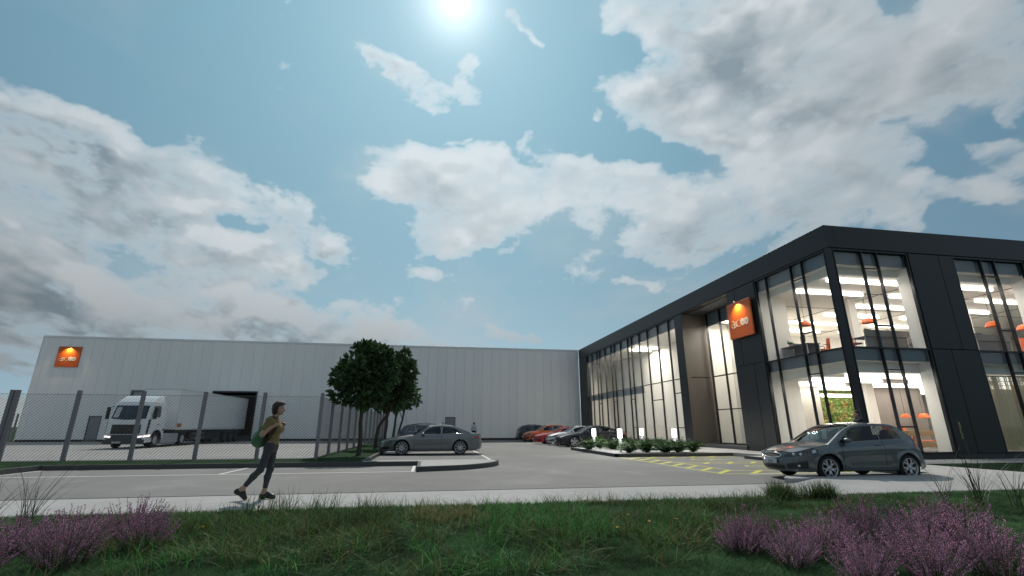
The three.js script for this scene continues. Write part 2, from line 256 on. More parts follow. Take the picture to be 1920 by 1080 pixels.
// pavement in front: level on the left, rising to the paved apron on the right
struct('pavement', [slab([[-90, -11.2], [8.9, -11.2], [8.9, -9.1], [-90, -9.1]], 0.004),
  surf(1, 1, (u, v) => [8.9 + 0.85 * u, 0.004 + 0.118 * u * (1 - v), -11.2 + 2.1 * v]), surf(1, 1, (u, v) => [9.75 + 50 * u, 0.004 + 0.118 * (1 - v), -11.2 + 2.1 * v])].map((g) => boxUV(prep(g))), M.concrete);
struct('pavement_edging', [slab(rect(-90, -11.25, 8.9, -11.19), -0.02, 0.03)], M.kerb);
struct('apron_paving', [slab([[8.95, -11.2], [8.95, -11.4], [9.36, -11.85], [13.9, -11.85], [13.9, -11.2]], -0.02, 0.138), slab([[13.9, -20.0], [16.9, -20.0], [16.9, -16.5], [60, -16.5], [60, -14.5], [16.8, -14.5], [16.8, -11.2], [13.9, -11.2]], -0.02, 0.138)], M.concrete);
const islandRight = [[8.65, -29.2], [8.65, -21.95], [14.62, -21.95], [14.78, -20.0], [16.9, -20.0], [16.9, -24.0], [18.7, -24.0], [18.7, -29.3], [16.9, -29.3], [14.0, -29.3]];
struct('entrance_paving', slab(islandRight, -0.02, 0.168), M.concrete);
struct('facade_paving', slab(rect(14.0, -52.7, 16.9, -29.3), -0.02, 0.166), M.concrete);
struct('entrance_kerb', wallAlong([[14.80, -19.9], [14.64, -21.93], [8.63, -21.93], [8.63, -29.2]].map(([x, z]) => [x, z]), -0.02, 0.152, -0.13), M.kerb);
struct('apron_kerb', [...wallAlong([[13.88, -12], [13.88, -20]], -0.02, 0.121, -0.12), ...wallAlong([[9.4, -11.87], [13.9, -11.87]], -0.02, 0.115, -0.1)], M.kerb);
const isl = [[-0.31, -15.97], [0.59, -16.25], [1.12, -16.42], [1.71, -16.87], [2.1, -17.3], [2.4, -17.75], [2.6, -18.25], [2.66, -18.7], [2.6, -19.0]];
struct('island_paving', slab([...isl, [-2.3, -19.0], [-2.3, -18.46], [-0.31, -18.46]], -0.02, 0.168), M.concrete);
{
  const c = []; const n = 26; const curve = new THREE.CatmullRomCurve3(isl.map(([x, z]) => V3(x, 0, z)));
  for (let i = 0; i <= n; i++) { const p = curve.getPoint(i / n); c.push([p.x, p.z + 0.004]); }
  struct('island_kerb', [...wallAlong(c, -0.02, 0.152, 0.11), ...wallAlong([[-0.315, -18.45], [-0.315, -15.95]], -0.02, 0.151, 0.11)], M.kerb);
}
struct('verge_kerb', wallAlong([[-90, -16.0], [-12.3, -16.0], [-12.3, -18.45], [-0.31, -18.45]], -0.02, 0.152, 0.12), M.kerb);
struct('tree_strip_kerb', wallAlong([[-2.3, -19.0], [-2.3, -52.6]], -0.02, 0.151, 0.12), M.kerb);
struct('fence_verge', [slab([[-90, -16.05], [-12.35, -16.05], [-12.35, -18.5], [-2.4, -18.5], [-2.4, -52.7], [-4.5, -52.7], [-4.5, -20.75], [-90, -20.75]], -0.03, 0.17)], M.turf);
struct('yard_edge_kerb', [slab(rect(-90, -20.9, -4.5, -20.75), -0.02, 0.171), slab(rect(-4.62, -52.7, -4.5, -20.9), -0.02, 0.171)], M.kerb);
struct('facade_lawn', slab(rect(16.85, -14.48, 60, -11.15), -0.03, 0.165), M.turf);
const mark = (pts, y = 0.004) => slab(pts, y);
const line = (ax, az, bx, bz, w, y = 0.004) => { const L = Math.hypot(bx - ax, bz - az), nx = (bz - az) / L * w / 2, nz = -(bx - ax) / L * w / 2; return slab([[ax - nx, az - nz], [bx - nx, bz - nz], [bx + nx, bz + nz], [ax + nx, az + nz]], y); };
{
  const w = [line(-60, -16.06, -0.32, -16.06, 0.1)];
  for (const x of [-12.15, -6.05]) w.push(line(x, -16.12, x, -18.42, 0.1));
  w.push(line(-0.44, -16.12, -0.44, -18.42, 0.1));
  for (let z = -21.4; z > -52; z -= 2.55) w.push(line(-2.25, z, 2.6, z, 0.1));
  w.push(line(2.68, -21.3, 2.68, -52, 0.1));
  for (let z = -30.2; z > -52; z -= 2.75) w.push(line(8.7, z, 13.9, z, 0.1));
  w.push(line(9.45, -13.50, 13.6, -13.50, 0.1));
  struct('white_bay_markings', w, M.white);
  const yw = [];
  for (const z of [-23.9, -37.4, -39.4]) yw.push(line(-60, z, -21.5, z, 0.12, 0.008));
  struct('white_yard_markings', yw.slice(1), M.white);
  const y = [line(8.72, -13.66, 8.72, -21.75, 0.09), line(9.72, -14.62, 9.72, -21.2, 0.09), line(8.77, -13.66, 14.5, -13.66, 0.09), line(9.77, -14.62, 14.5, -14.62, 0.09), line(9.77, -17.46, 14.5, -17.46, 0.09), line(9.77, -18.18, 14.5, -18.18, 0.09), line(9.77, -21.2, 14.6, -21.2, 0.09), line(8.77, -21.78, 14.6, -21.78, 0.09)];
  for (let z = -13.95; z > -20.9; z -= 0.96) y.push(line(8.78, z, 9.66, z - 0.86, 0.17));
  for (let x = 9.75; x < 13.6; x += 1.0) { y.push(line(x, -13.72, x + 0.86, -14.56, 0.17)); y.push(line(x + 0.7, -17.51, x + 1.24, -18.12, 0.17)); y.push(line(x + 0.25, -21.25, x + 0.75, -21.74, 0.17)); }
  // wheelchair symbols painted in the two bays
  for (const [cx, cz] of [[11.9, -19.7], [11.9, -16.05]]) {
    const ring = []; for (let i = 0; i < 15; i++) { const a = -0.3 + i / 14 * 4.6, b = -0.3 + (i + 1) / 14 * 4.6; ring.push(line(cx - 0.25 + 0.42 * Math.cos(a), cz + 0.42 * Math.sin(a), cx - 0.25 + 0.42 * Math.cos(b), cz + 0.42 * Math.sin(b), 0.1)); }
    y.push(...ring, line(cx - 0.2, cz - 0.45, cx + 0.5, cz - 0.35, 0.11), line(cx + 0.5, cz - 0.35, cx + 0.55, cz + 0.25, 0.11), line(cx + 0.6, cz + 0.25, cx + 0.9, cz + 0.35, 0.1), line(cx - 0.1, cz - 0.1, cx + 0.45, cz - 0.02, 0.09));
  }
  struct('yellow_bay_markings', y, M.yellow);
}

// ---------------------------------------------------------------- warehouse
const WZ = -52.8, WX0 = -37.9, WX1 = 16.9, WH = 10.0;
const warehouse = thing('warehouse', 'long pale grey warehouse clad in tall vertical metal panels', 'warehouse', [0, 0, 0]);
{
  const openings = [[-29.0, -25.0, 4.72], [-21.62, -17.6, 4.72]], doors = [[-32.2, -31.2, 2.32], [1.76, 2.76, 2.33]];
  const pg = new Map();
  const panelGeo = (w, h) => { const k = `${w.toFixed(2)},${h.toFixed(2)}`; if (!pg.has(k)) pg.set(k, rbox(0.006, 0, -0.06, w - 0.006, h, 0, 0.007)); return pg.get(k); };
  const tones = [0, 0.02, -0.025, 0.01].map((d) => { const m = M.panel.clone(); m.color = lin(0.87 + d * 0.6, 0.86 + d * 0.6, 0.835 + d * 0.6); return m; });
  let k = 0;
  for (let x = -37.36; x < WX1 - 0.05; x += 1.0) {
    const x1 = Math.min(x + 1, WX1 - 0.05);
    let y0 = 0.2; for (const [a, b, h] of [...openings, ...doors]) if (x1 > a + 0.05 && x < b - 0.05) y0 = h + (h > 4 ? 0.14 : 0.05);
    const m = part('panel', panelGeo(x1 - x, 9.82 - y0), tones[(k++ * 7) % 4], warehouse); m.position.set(x, y0, WZ);
  }
  part('panel', panelGeo(0.52, 9.62), tones[1], warehouse).position.set(WX0 + 0.02, 0.2, WZ);
  // side pieces where an opening's edge falls inside a panel
  const strip = (a, b, y0, y1) => part('panel', box(a, y0, WZ - 0.055, b, y1, WZ - 0.004), M.panel, warehouse);
  strip(-29.36, -29.1, 0.2, 4.86); strip(-24.9, -24.36, 0.2, 4.86); strip(-22.36, -21.72, 0.2, 4.86); strip(-17.5, -17.36, 0.2, 4.86);
  strip(-32.36, -32.25, 0.2, 2.37); strip(-31.15, -30.36, 0.2, 2.37); strip(1.64, 1.71, 0.2, 2.38); strip(2.81, 3.64, 0.2, 2.38);
  // shell behind the panels, with openings
  const core = []; const cw = (a, b, y0, y1) => core.push(box(a, y0, WZ - 0.35, b, y1, WZ - 0.07));
  const cuts = [...openings, ...doors].sort((a, b) => a[0] - b[0]); let cx = WX0;
  for (const [a, b, h] of cuts) { cw(cx, a, 0, WH - 0.1); cw(a, b, h, WH - 0.1); cx = b; }
  cw(cx, WX1, 0, WH - 0.1);
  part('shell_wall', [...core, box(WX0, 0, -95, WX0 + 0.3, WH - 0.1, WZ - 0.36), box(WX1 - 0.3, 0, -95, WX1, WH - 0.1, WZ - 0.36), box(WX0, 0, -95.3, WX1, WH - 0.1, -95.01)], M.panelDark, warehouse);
  part('roof', box(WX0, WH - 0.09, -95.3, WX1, WH + 0.0, WZ - 0.1), M.panelDark, warehouse);
  part('floor', box(WX0 + 0.3, -0.02, -95, WX1 - 0.3, 0.012, WZ - 0.36), M.yard, warehouse);
  part('parapet_trim', rbox(WX0 - 0.02, 9.83, WZ - 0.3, WX1, 10.04, WZ + 0.035, 0.015), mat([0.78, 0.79, 0.79], 0.4), warehouse);
  part('corner_trim', rbox(WX0 - 0.03, 0, WZ - 0.4, WX0 + 0.02, 9.83, WZ + 0.03, 0.01), M.panel, warehouse);
  cx = WX0; for (const [a, b] of [...cuts, [WX1 + 0.1, 0]]) { part('plinth', box(cx, -0.02, WZ - 0.069, a - 0.1, 0.19, WZ - 0.02), M.black, warehouse); cx = b + 0.1; }
  for (const [a, b, h] of openings) {
    part('dock_frame', [box(a - 0.12, 0, WZ - 0.34, a, h + 0.14, WZ + 0.05), box(b, 0, WZ - 0.34, b + 0.12, h + 0.14, WZ + 0.05), box(a, h, WZ - 0.34, b, h + 0.14, WZ + 0.06)], a < -24.9 ? M.door : M.panelDark, warehouse);
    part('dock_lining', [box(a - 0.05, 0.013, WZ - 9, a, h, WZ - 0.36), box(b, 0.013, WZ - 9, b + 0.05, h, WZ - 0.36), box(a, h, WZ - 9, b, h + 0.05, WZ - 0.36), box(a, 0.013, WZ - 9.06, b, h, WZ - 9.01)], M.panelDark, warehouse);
    part('dock_leveller', box(a + 0.05, 0.013, WZ - 1.4, b - 0.05, 0.5, WZ - 0.4), M.shutter, warehouse);
  }
  { const [a, b, h] = openings[0]; for (let i = 0; i < 11; i++) part('shutter_slat', rbox(a + 0.01, 0.05 + i * 0.424, WZ - 0.2, b - 0.01, 0.05 + i * 0.424 + 0.418, WZ - 0.14, 0.02), mat([0.42, 0.425, 0.43], 0.5), warehouse); }
  for (const [a, b, h] of doors) {
    const d = part('door', rbox(a + 0.02, 0.2, WZ - 0.1, b - 0.02, h - 0.02, WZ - 0.03, 0.008), M.door, warehouse);
    part('handle', rod([b - 0.12, 1.05, WZ + 0.02], [b - 0.26, 1.05, WZ + 0.02], 0.012), M.steel, d);
    part('door_frame', [box(a - 0.05, 0.0, WZ - 0.1, a, h + 0.03, WZ + 0.015), box(b, 0, WZ - 0.1, b + 0.05, h + 0.03, WZ + 0.015), box(a, h - 0.018, WZ - 0.1, b, h + 0.03, WZ + 0.012), box(a, 0, WZ - 0.1, b, 0.19, WZ + 0.01)], M.shutter, warehouse);
  }
}

// ---------------------------------------------------------------- illuminated signs
function stroke(pts, w, d) { const o = []; for (let i = 0; i + 1 < pts.length; i++) { const [ax, ay] = pts[i], [bx, by] = pts[i + 1], L = Math.hypot(bx - ax, by - ay) + w * 0.6, g = new THREE.BoxGeometry(L, w, d); g.rotateZ(Math.atan2(by - ay, bx - ax)); g.translate((ax + bx) / 2, (ay + by) / 2, d / 2 + i * 0.0001); o.push(g); } return o; }
const arc = (cx, cy, r, a0, a1, n = 14) => Array.from({ length: n + 1 }, (_, i) => { const a = a0 + (a1 - a0) * i / n; return [cx + r * Math.cos(a), cy + r * Math.sin(a)]; });
function makeSign(label, pos, turn) {
  const t = thing('lit_sign', label, 'sign', pos, turn, 'orange company signs');
  part('sign_board', rbox(-1, -1, 0, 1, 1, 0.1, 0.01), M.signOrange, t);
  const P = Math.PI, letters = [stroke([...arc(-0.60, -0.30, 0.11, P * 0.5, -P * 0.9)], 0.03, 0.012), stroke([...arc(-0.60, -0.29, 0.12, P * 0.5, P * 1.9, 18)], 0.03, 0.012), stroke([[-0.68, -0.05], [-0.60, -0.02], [-0.52, -0.04], [-0.48, -0.11], [-0.48, -0.41]], 0.03, 0.012), stroke([[-0.41, -0.41], [-0.38, -0.1]], 0.026, 0.012), stroke([[-0.31, -0.38], [-0.29, -0.08]], 0.026, 0.012), stroke([...arc(-0.09, -0.22, 0.18, P * 0.35, P * 1.65, 16)], 0.03, 0.012)];
  const l = part('lettering', letters, M.signWhite, t); l.position.z = 0.1;
  for (const [cx, hole] of [[0.24, 'caret'], [0.56, 'bar']]) {
    const s = new THREE.Shape(); s.absellipse(cx, -0.20, 0.185, 0.2, 0, P * 2, false, 0);
    const h = new THREE.Path(); if (hole === 'caret') h.setFromPoints([[-0.075, -0.255], [0, -0.165], [0.075, -0.255], [0.03, -0.255], [0, -0.215], [-0.03, -0.255]].map(([a, b]) => new THREE.Vector2(cx + a, b)));
    else h.setFromPoints([[-0.03, -0.29], [0.035, -0.29], [0.035, -0.12], [-0.03, -0.12]].map(([a, b]) => new THREE.Vector2(cx + a, b)));
    s.holes.push(h); const g = new THREE.ExtrudeGeometry(s, { depth: 0.012 + (hole === 'bar' ? 0.002 : 0), bevelEnabled: false, curveSegments: 24 }); const m = part('emblem_disc', g, M.signWhite, t); m.position.z = 0.1;
  }
  const lamp = part('lamp_bracket', [rod([0, 1.0, 0.05], [0, 1.03, 0.30], 0.012), lathe([[0.0, 0.06], [0.05, 0.05], [0.055, 0.0]], 12).rotateX(0.5).translate(0, 1.0, 0.3)], M.black, t);
  part('lamp_bulb', new THREE.SphereGeometry(0.03, 10, 8).translate(0, 0.985, 0.29), M.glow(1, 0.75, 0.45, 2), lamp);
  const s = new THREE.SpotLight(new THREE.Color(1, 0.72, 0.4), 20, 9, 1.15, 0.9, 2); s.position.set(0, 0.93, 0.29); s.target.position.set(0, -0.5, 0.05); s.castShadow = true; s.shadow.radius = 1; t.add(s, s.target);
  return t;
}
makeSign('orange square company sign high on the far left of the pale warehouse', [-35.3, 7.97, WZ + 0.004], 0);
makeSign('orange square company sign on the charcoal pier beside the office entrance', [16.78, 7.08, -22.85], -Math.PI / 2);

// ---------------------------------------------------------------- office building
const OX = 16.9, OZ = -16.6, FY = 8.92, GX = OX + 0.15, GZ = OZ - 0.15;
const office = thing('office_building', 'two storey charcoal and glass office building with lit interior at right', 'office building', [0, 0, 0]);
{
  const P = (name, g, m) => part(name, g, m, office);
  // fascia, soffits and roof
  P('fascia', rbox(OX, FY + 0.03, -52.68, OX + 0.45, 10.0, OZ, 0.012), M.clad);
  P('fascia', rbox(OX + 0.452, FY + 0.03, OZ - 0.45, 46, 10.0, OZ, 0.012), M.clad);
  P('shadow_gap', [box(OX + 0.04, FY, -52.68, OX + 0.4, FY + 0.029, OZ - 0.04), box(OX + 0.401, FY, OZ - 0.4, 46, FY + 0.029, OZ - 0.04)], M.black);
  P('roof', box(OX + 0.46, 9.5, -52.68, 46, 9.8, OZ - 0.46), M.panelDark);
  P('recess_soffit', box(OX + 0.41, FY - 0.05, -29.29, 18.75, FY - 0.001, -24.06), M.panelDark);
  // plinths
  P('plinth', [box(GX - 0.1, 0.1, OZ - 0.32, 46, 0.33, GZ + 0.02)], M.panelDark); P('plinth', [box(GX - 0.1, 0.1, -21.6, GX + 0.06, 0.33, OZ - 0.33)], M.panelDark); P('plinth', [box(GX - 0.1, 0.1, -50.1, GX + 0.06, 0.33, -30.28)], M.panelDark); P('plinth', box(18.55, 0.1, -29.28, 18.7, 0.34, -24.06), M.panelDark);
  // cladding: pier beside the entrance, slim pier, end pier, front pier (each panel its own piece)
  const panelX = (z0, z1, y0, y1) => P('cladding_panel', rbox(OX, y0, z0 + 0.012, OX + 0.06, y1, z1 - 0.012, 0.01), M.clad);
  const panelZ = (x0, x1, y0, y1) => P('cladding_panel', rbox(x0 + 0.012, y0, OZ - 0.06, x1 - 0.012, y1, OZ, 0.01), M.clad);
  panelX(-24.05, -23.32, 4.60, FY - 0.02); panelX(-23.32, -21.62, 4.60, FY - 0.02); panelX(-24.05, -22.5, 0.40, 4.57); panelX(-22.5, -21.62, 0.40, 4.57);
  panelX(-29.3 - 0.98, -29.3, 4.57, FY - 0.02); panelX(-30.28, -29.3, 0.16, 4.54);
  panelX(-52.66, -50.1, 4.57, FY - 0.02); panelX(-52.66, -50.1, 0.16, 4.54);
  for (const [a, b] of [[21.05, 23.45], [27.6, 30.0], [34.1, 36.5]]) { panelZ(a, a + 1.62, 4.57, FY - 0.02); panelZ(a + 1.62, b, 4.57, FY - 0.02); panelZ(a, a + 0.98, 0.34, 4.54); panelZ(a + 0.98, b, 0.34, 4.54); P('pier_core', box(a + 0.02, 0.12, OZ - 0.6, b - 0.02, FY - 0.01, OZ - 0.07), M.panelDark); P('pier_lining', [box(a - 0.03, 0.34, OZ - 0.75, a + 0.015, 8.29, GZ - 0.03), box(b - 0.015, 0.34, OZ - 0.75, b + 0.03, 8.29, GZ - 0.03), box(a + 0.016, 0.34, OZ - 0.75, b - 0.016, 8.29, OZ - 0.62)], M.plaster); }
  P('pier_core', box(OX + 0.065, 0.12, -24.0, OX + 1.69, FY - 0.06, -21.66), M.clad); P('pier_lining', box(OX + 0.22, 0.35, -21.655, OX + 1.75, 8.3, -21.6), M.plaster);
  P('pier_core', box(OX + 0.065, 0.12, -30.26, OX + 0.5, FY - 0.01, -29.32), M.clad); P('pier_core', box(OX + 0.065, 0.12, -52.6, OX + 0.5, FY - 0.01, -50.15), M.clad);
  P('recess_wall', box(OX + 0.02, 0.16, -29.34, 18.75, FY - 0.06, -29.3), M.taupe); P('recess_wall', box(OX + 0.02, 0.16, -24.05, 18.75, FY - 0.06, -24.01), M.clad);
  P('recess_rail', box(OX + 0.3, 4.50, -29.30, 18.55, 4.58, -29.285), M.black);

  // glazing: mullions, transoms and panes, each its own piece
  const mullG = new Map(), paneG = new Map();
  const mull = (axis, at, y0, y1, w = 0.06, dpt = 0.13, base = 0) => { const k = `${axis},${w},${dpt},${(y1 - y0).toFixed(2)}`; if (!mullG.has(k)) mullG.set(k, axis === 'x' ? box(0, 0, -w / 2, dpt, y1 - y0, w / 2) : box(-w / 2, 0, -dpt, w / 2, y1 - y0, 0)); const m = P('mullion', mullG.get(k), M.mullion); axis === 'x' ? m.position.set(base || OX + 0.02, y0, at) : m.position.set(at, y0, base || OZ - 0.02); };
  const rail = (axis, a, b, y, h = 0.055, base = 0) => P('transom', axis === 'x' ? box((base || OX + 0.03), y - h / 2, a + 0.03, (base || OX + 0.03) + 0.11, y + h / 2, b - 0.03) : box(a + 0.03, y - h / 2, OZ - 0.14, b - 0.03, y + h / 2, OZ - 0.03), M.mullion);
  const pane = (axis, a, b, y0, y1, base = 0) => { const k = `${axis},${(b - a).toFixed(2)},${(y1 - y0).toFixed(2)}`; if (!paneG.has(k)) paneG.set(k, axis === 'x' ? new THREE.PlaneGeometry(b - a, y1 - y0).rotateY(-Math.PI / 2) : new THREE.PlaneGeometry(b - a, y1 - y0)); const m = P('pane', paneG.get(k), M.glass); axis === 'x' ? m.position.set(base || GX, (y0 + y1) / 2, (a + b) / 2) : m.position.set((a + b) / 2, (y0 + y1) / 2, GZ); };
  const bay = (axis, edges, narrow, base) => {
    const dpt = axis === 'x' && base ? 0.12 : 0.2;
    for (const e of edges) { mull(axis, e, 0.33, FY, 0.05, 0.13, base); }
    for (let i = 0; i + 1 < edges.length; i++) {
      const a = edges[i], b = edges[i + 1], cutsY = narrow[i] === 1 ? [0.35, 1.35, 3.62, 4.54, 5.5, 8.05, FY] : narrow[i] === 2 ? [0.35, 1.3, 3.6, 4.54, FY] : narrow[i] === 3 ? [0.35, 2.43, 4.56, FY] : narrow[i] === 4 ? [0.35, 3.3, 4.54, FY] : [0.35, 4.54, FY];
      for (let j = 0; j + 1 < cutsY.length; j++) { pane(axis, a + 0.024, b - 0.024, cutsY[j] + (j ? 0.02 : 0), cutsY[j + 1] - 0.02, base ? base + 0.1 : 0); if (j) rail(axis, a, b, cutsY[j], 0.06, base ? base + 0.02 : 0); }
      rail(axis, a, b, 0.36, 0.06, base ? base + 0.02 : 0); rail(axis, a, b, FY - 0.04, 0.06, base ? base + 0.02 : 0);
    }
  };
  bay('x', [-21.55, -20.73, -18.98, -18.27, -16.88], [0, 0, 1, 0]);
  bay('z', [17.18, 18.6, 19.4, 20.98], [0, 1, 0]); bay('z', [23.5, 25.05, 25.82, 27.5], [0, 1, 0]); bay('z', [30.05, 31.6, 32.4, 34.05], [0, 1, 0]); bay('z', [36.55, 38.1, 38.9, 40.5, 42, 44], [0, 1, 0, 0, 0]);
  bay('x', [-50.05, -49.74, -48.3, -46.78, -45.92, -44.41, -42.78, -41.95, -40.4, -38.78, -37.97, -36.4, -34.85, -33.05, -31.33, -30.3].slice(1), [0, 0, 2, 0, 0, 2, 0, 0, 2, 0, 0, 4, 0, 2].slice(0));
  bay('x', [-29.0, -27.5, -26.0, -24.6], [3, 3, 3], 18.56);
  P('corner_post', box(OX + 0.015, 0.12, OZ - 0.22, OX + 0.21, FY, OZ - 0.015), M.mullion);

  // floors, ceilings, bulkheads behind the glass
  const R = 46;
  P('ground_floor', box(GX + 0.07, 0.10, -52.6, R, 0.32, GZ - 0.07), M.carpet);
  P('upper_floor', [box(GX + 0.1, 4.02, -24.0, R, 4.54, GZ - 0.1)], M.plaster); P('upper_floor', [box(20.6, 4.02, -31.0, R, 4.54, -24.01)], M.plaster); P('edge_beam', box(GX + 0.1, 4.03, -50.1, GX + 0.35, 4.5, -36.45), M.plaster);
  P('floor_covering', box(GX + 0.35, 4.542, -24.0, R, 4.56, GZ - 0.35), M.carpet);
  for (const y of [3.60, 7.96]) { P('ceiling', box(GX + 0.6, y, -23.88, R, y + 0.08, GZ - 0.6), M.ceiling); P('ceiling', box(20.57, y, -31, R, y + 0.08, -23.881), M.ceiling); } P('ceiling', box(17.55, 8.3, -52.6, 20.4, 8.4, -30.3), M.ceiling); P('added_cove_slot', [box(GX + 0.201, 8.75, -50.1, 17.6, 8.8, -30.3), box(17.55, 8.4, -50.1, 17.6, 8.75, -30.3)], M.plaster); P('ceiling', box(18.8, 8.3, -29.2, 20.4, 8.4, -24.1), M.ceiling);  // the slot over the hall glazing is added to hide the added cove lamps
  P('bulkhead', [box(GX + 0.08, 8.30, -24.0, GX + 0.2, 9.4, GZ - 0.21), box(GX + 0.08, 8.30, GZ - 0.2, R, 9.4, GZ - 0.08)], M.spandrel);
  P('bulkhead', [box(GX + 0.2, 8.30, -24.0, GX + 0.6, 8.34, GZ - 0.6), box(GX + 0.2, 8.3, GZ - 0.6, R, 8.34, GZ - 0.2), box(GX + 0.56, 7.96, -24.0, GX + 0.6, 8.3, GZ - 0.6), box(GX + 0.56, 7.96, GZ - 0.6, R, 8.3, GZ - 0.56)], M.plaster);
  P('bulkhead', [box(GX + 0.56, 3.60, -24.0, GX + 0.6, 4.02, GZ - 0.6), box(GX + 0.56, 3.6, GZ - 0.6, R, 4.02, GZ - 0.56)], M.plaster);
  P('bulkhead', box(GX + 0.08, 8.17, -50.1, GX + 0.2, 9.4, -30.3), M.spandrel);
  P('bulkhead', box(18.72, 8.0, -29.2, 18.8, FY - 0.06, -24.1), M.spandrel);
  P('floor_edge', [box(GX + 0.07, 4.03, -23.99, GX + 0.099, 4.53, GZ - 0.1), box(GX + 0.07, 4.03, GZ - 0.099, R, 4.53, GZ - 0.07)], M.spandrel); P('floor_edge', box(GX + 0.07, 4.03, -52.59, GX + 0.099, 4.49, -36.46), M.slabEdge);
  // ceiling joints
  for (const z of [-19.9, -22.95, -26.0, -29.0]) P('ceiling_joint', box(z < -23 ? 20.6 : GX + 0.7, 7.945, z - 0.03, R, 7.959, z + 0.03), M.desk);
  for (const x of [22.8, 28.2, 33.6]) P('ceiling_joint', box(x - 0.03, 7.943, -30.9, x + 0.03, 7.958, GZ - 0.7), M.desk);
  // inner walls and columns
  P('inner_wall', [box(20.4, 0.32, -52.6, 20.55, 8.3, -31.0), box(20.4, 0.32, -31, 20.55, 8.3, -24.0)], M.cream);
  P('inner_wall', box(20.56, 0.32, -31.15, R, 8.0, -31.0), M.plaster); P('inner_wall', box(R, 0.1, -52.6, R + 0.2, 9.8, OZ), M.plaster); P('inner_wall', box(18.6, 0.32, -24.0, 20.39, 8.3, -23.9), M.plaster); P('inner_wall', box(18.595, 0.32, -23.89, 18.65, 8.3, -21.66), M.plaster); P('inner_wall', box(OX + 0.5, 0.32, -30.29, 20.39, 8.3, -29.35), M.cream); P('inner_wall', box(OX + 0.3, 0.32, -52.66, R, 9.49, -52.6), M.cream);
  for (const x of [22.15, 29.5, 36.5]) for (const z of [-21.2, -27.5]) for (const [y0, y1] of [[0.32, 3.6], [4.56, 7.96]]) P('column', box(x - 0.23, y0, z - 0.23, x + 0.23, y1, z + 0.23), M.plaster);
  P('concrete_wall', box(18.66, 0.32, -22.55, 20.4, 3.6, -22.35), M.roughConcrete);
  P('brown_wall', box(24.2, 0.32, -22.9, 27.2, 3.6, -22.65), M.brownWall);
}
// ceiling tubes: each a lamp of its own with its own light
{
  let first = null, n = 0;
  const tubeMat = M.glow(1, 0.93, 0.84, 5);
  const lamp = (x0, x1, y, z, where, axis = 'x', k = 9) => {
    const L = x1 - x0, t = thing('tube_light', where, 'ceiling light', [(x0 + x1) / 2, y, z], axis === 'x' ? 0 : Math.PI / 2, 'linear ceiling lights in the office');
    part('tube', new THREE.CapsuleGeometry(0.09, L - 0.18, 4, 10).rotateZ(Math.PI / 2), tubeMat, t);
    part('bracket', [box(-L / 4 - 0.03, 0.05, -0.02, -L / 4 + 0.03, 0.12, 0.02), box(L / 4 - 0.03, 0.05, -0.02, L / 4 + 0.03, 0.12, 0.02)], M.deskWhite, t);
    const r = new THREE.RectAreaLight(new THREE.Color(1, 0.92, 0.82), k * 4.2, L, 0.14); r.position.set(0, -0.1, 0); r.rotation.x = -Math.PI / 2; t.add(r);
    return t;
  };
  const rowsZ = [-17.85, -19.75, -21.9, -24.0, -26.2, -28.6], cols = [[17.75, 21.65], [23.2, 27.1], [28.6, 32.5]];
  const ord = ['first', 'second', 'third', 'fourth', 'fifth', 'sixth'], colN = ['corner bay', 'second bay', 'far right bay'];
  for (const [fl, y, name] of [[1, 7.84, 'upper floor'], [0, 3.48, 'ground floor']]) rowsZ.forEach((z, i) => cols.forEach(([a, b], j) => {
    if (z < -20 && z > -25 && j === 0 && fl) return; if (z < -23.9 && j === 0) { a = 21.0; b = 23.0 + 0.6; }
    lamp(a, b, y, z, `tube light, ${name} ceiling, ${ord[i]} row from the front glass, ${colN[j]}`, 'x', 8.5);
  }));
  lamp(17.9, 20.1, 8.15, -32.0, 'tube light high in the long hall, next to the entrance recess', 'x', 46); lamp(17.9, 20.1, 8.15, -39.2, 'tube light high in the long hall, middle of its glazing', 'x', 46); lamp(17.9, 20.1, 8.15, -40.6, 'tube light high in the long hall, behind the middle one', 'x', 46);
  [[-37.6, -32.4, 'nearest the entrance'], [-44.2, -38.6, 'in the middle'], [-50.0, -45.0, 'nearest the warehouse']].forEach(([z0, z1, w], i) => {  // added lamps, hidden from the camera, that brighten the long hall evenly
    const L = z1 - z0, t = thing('added_cove_light', `added hidden cove light in an added ceiling slot over the long hall glazing, ${w}`, 'ceiling light', [17.36, 8.62, (z0 + z1) / 2], 0, 'added cove lights over the long hall glazing');
    part('housing', box(-0.08, 0.02, -L / 2, 0.08, 0.1, L / 2), M.deskWhite, t); part('diffuser', box(-0.07, 0, -L / 2, 0.07, 0.018, L / 2), M.glow(1, 0.93, 0.84, 4), t);
    const r = new THREE.RectAreaLight(new THREE.Color(1, 0.92, 0.82), [70, 75, 110][i], 0.14, L); r.position.set(0, -0.012, 0); r.rotation.x = -Math.PI / 2; t.add(r);
  });
  lamp(22.2, 25.2, 3.1, -24.3, 'tube light hanging low in front of the living wall', 'x', 9);
  lamp(18.9, 20.2, 8.1, -25.5, 'white tube light behind the entrance glass, nearer the sign', 'x', 60); lamp(18.9, 20.2, 8.1, -27.8, 'white tube light behind the entrance glass, farther from the sign', 'x', 60);
}

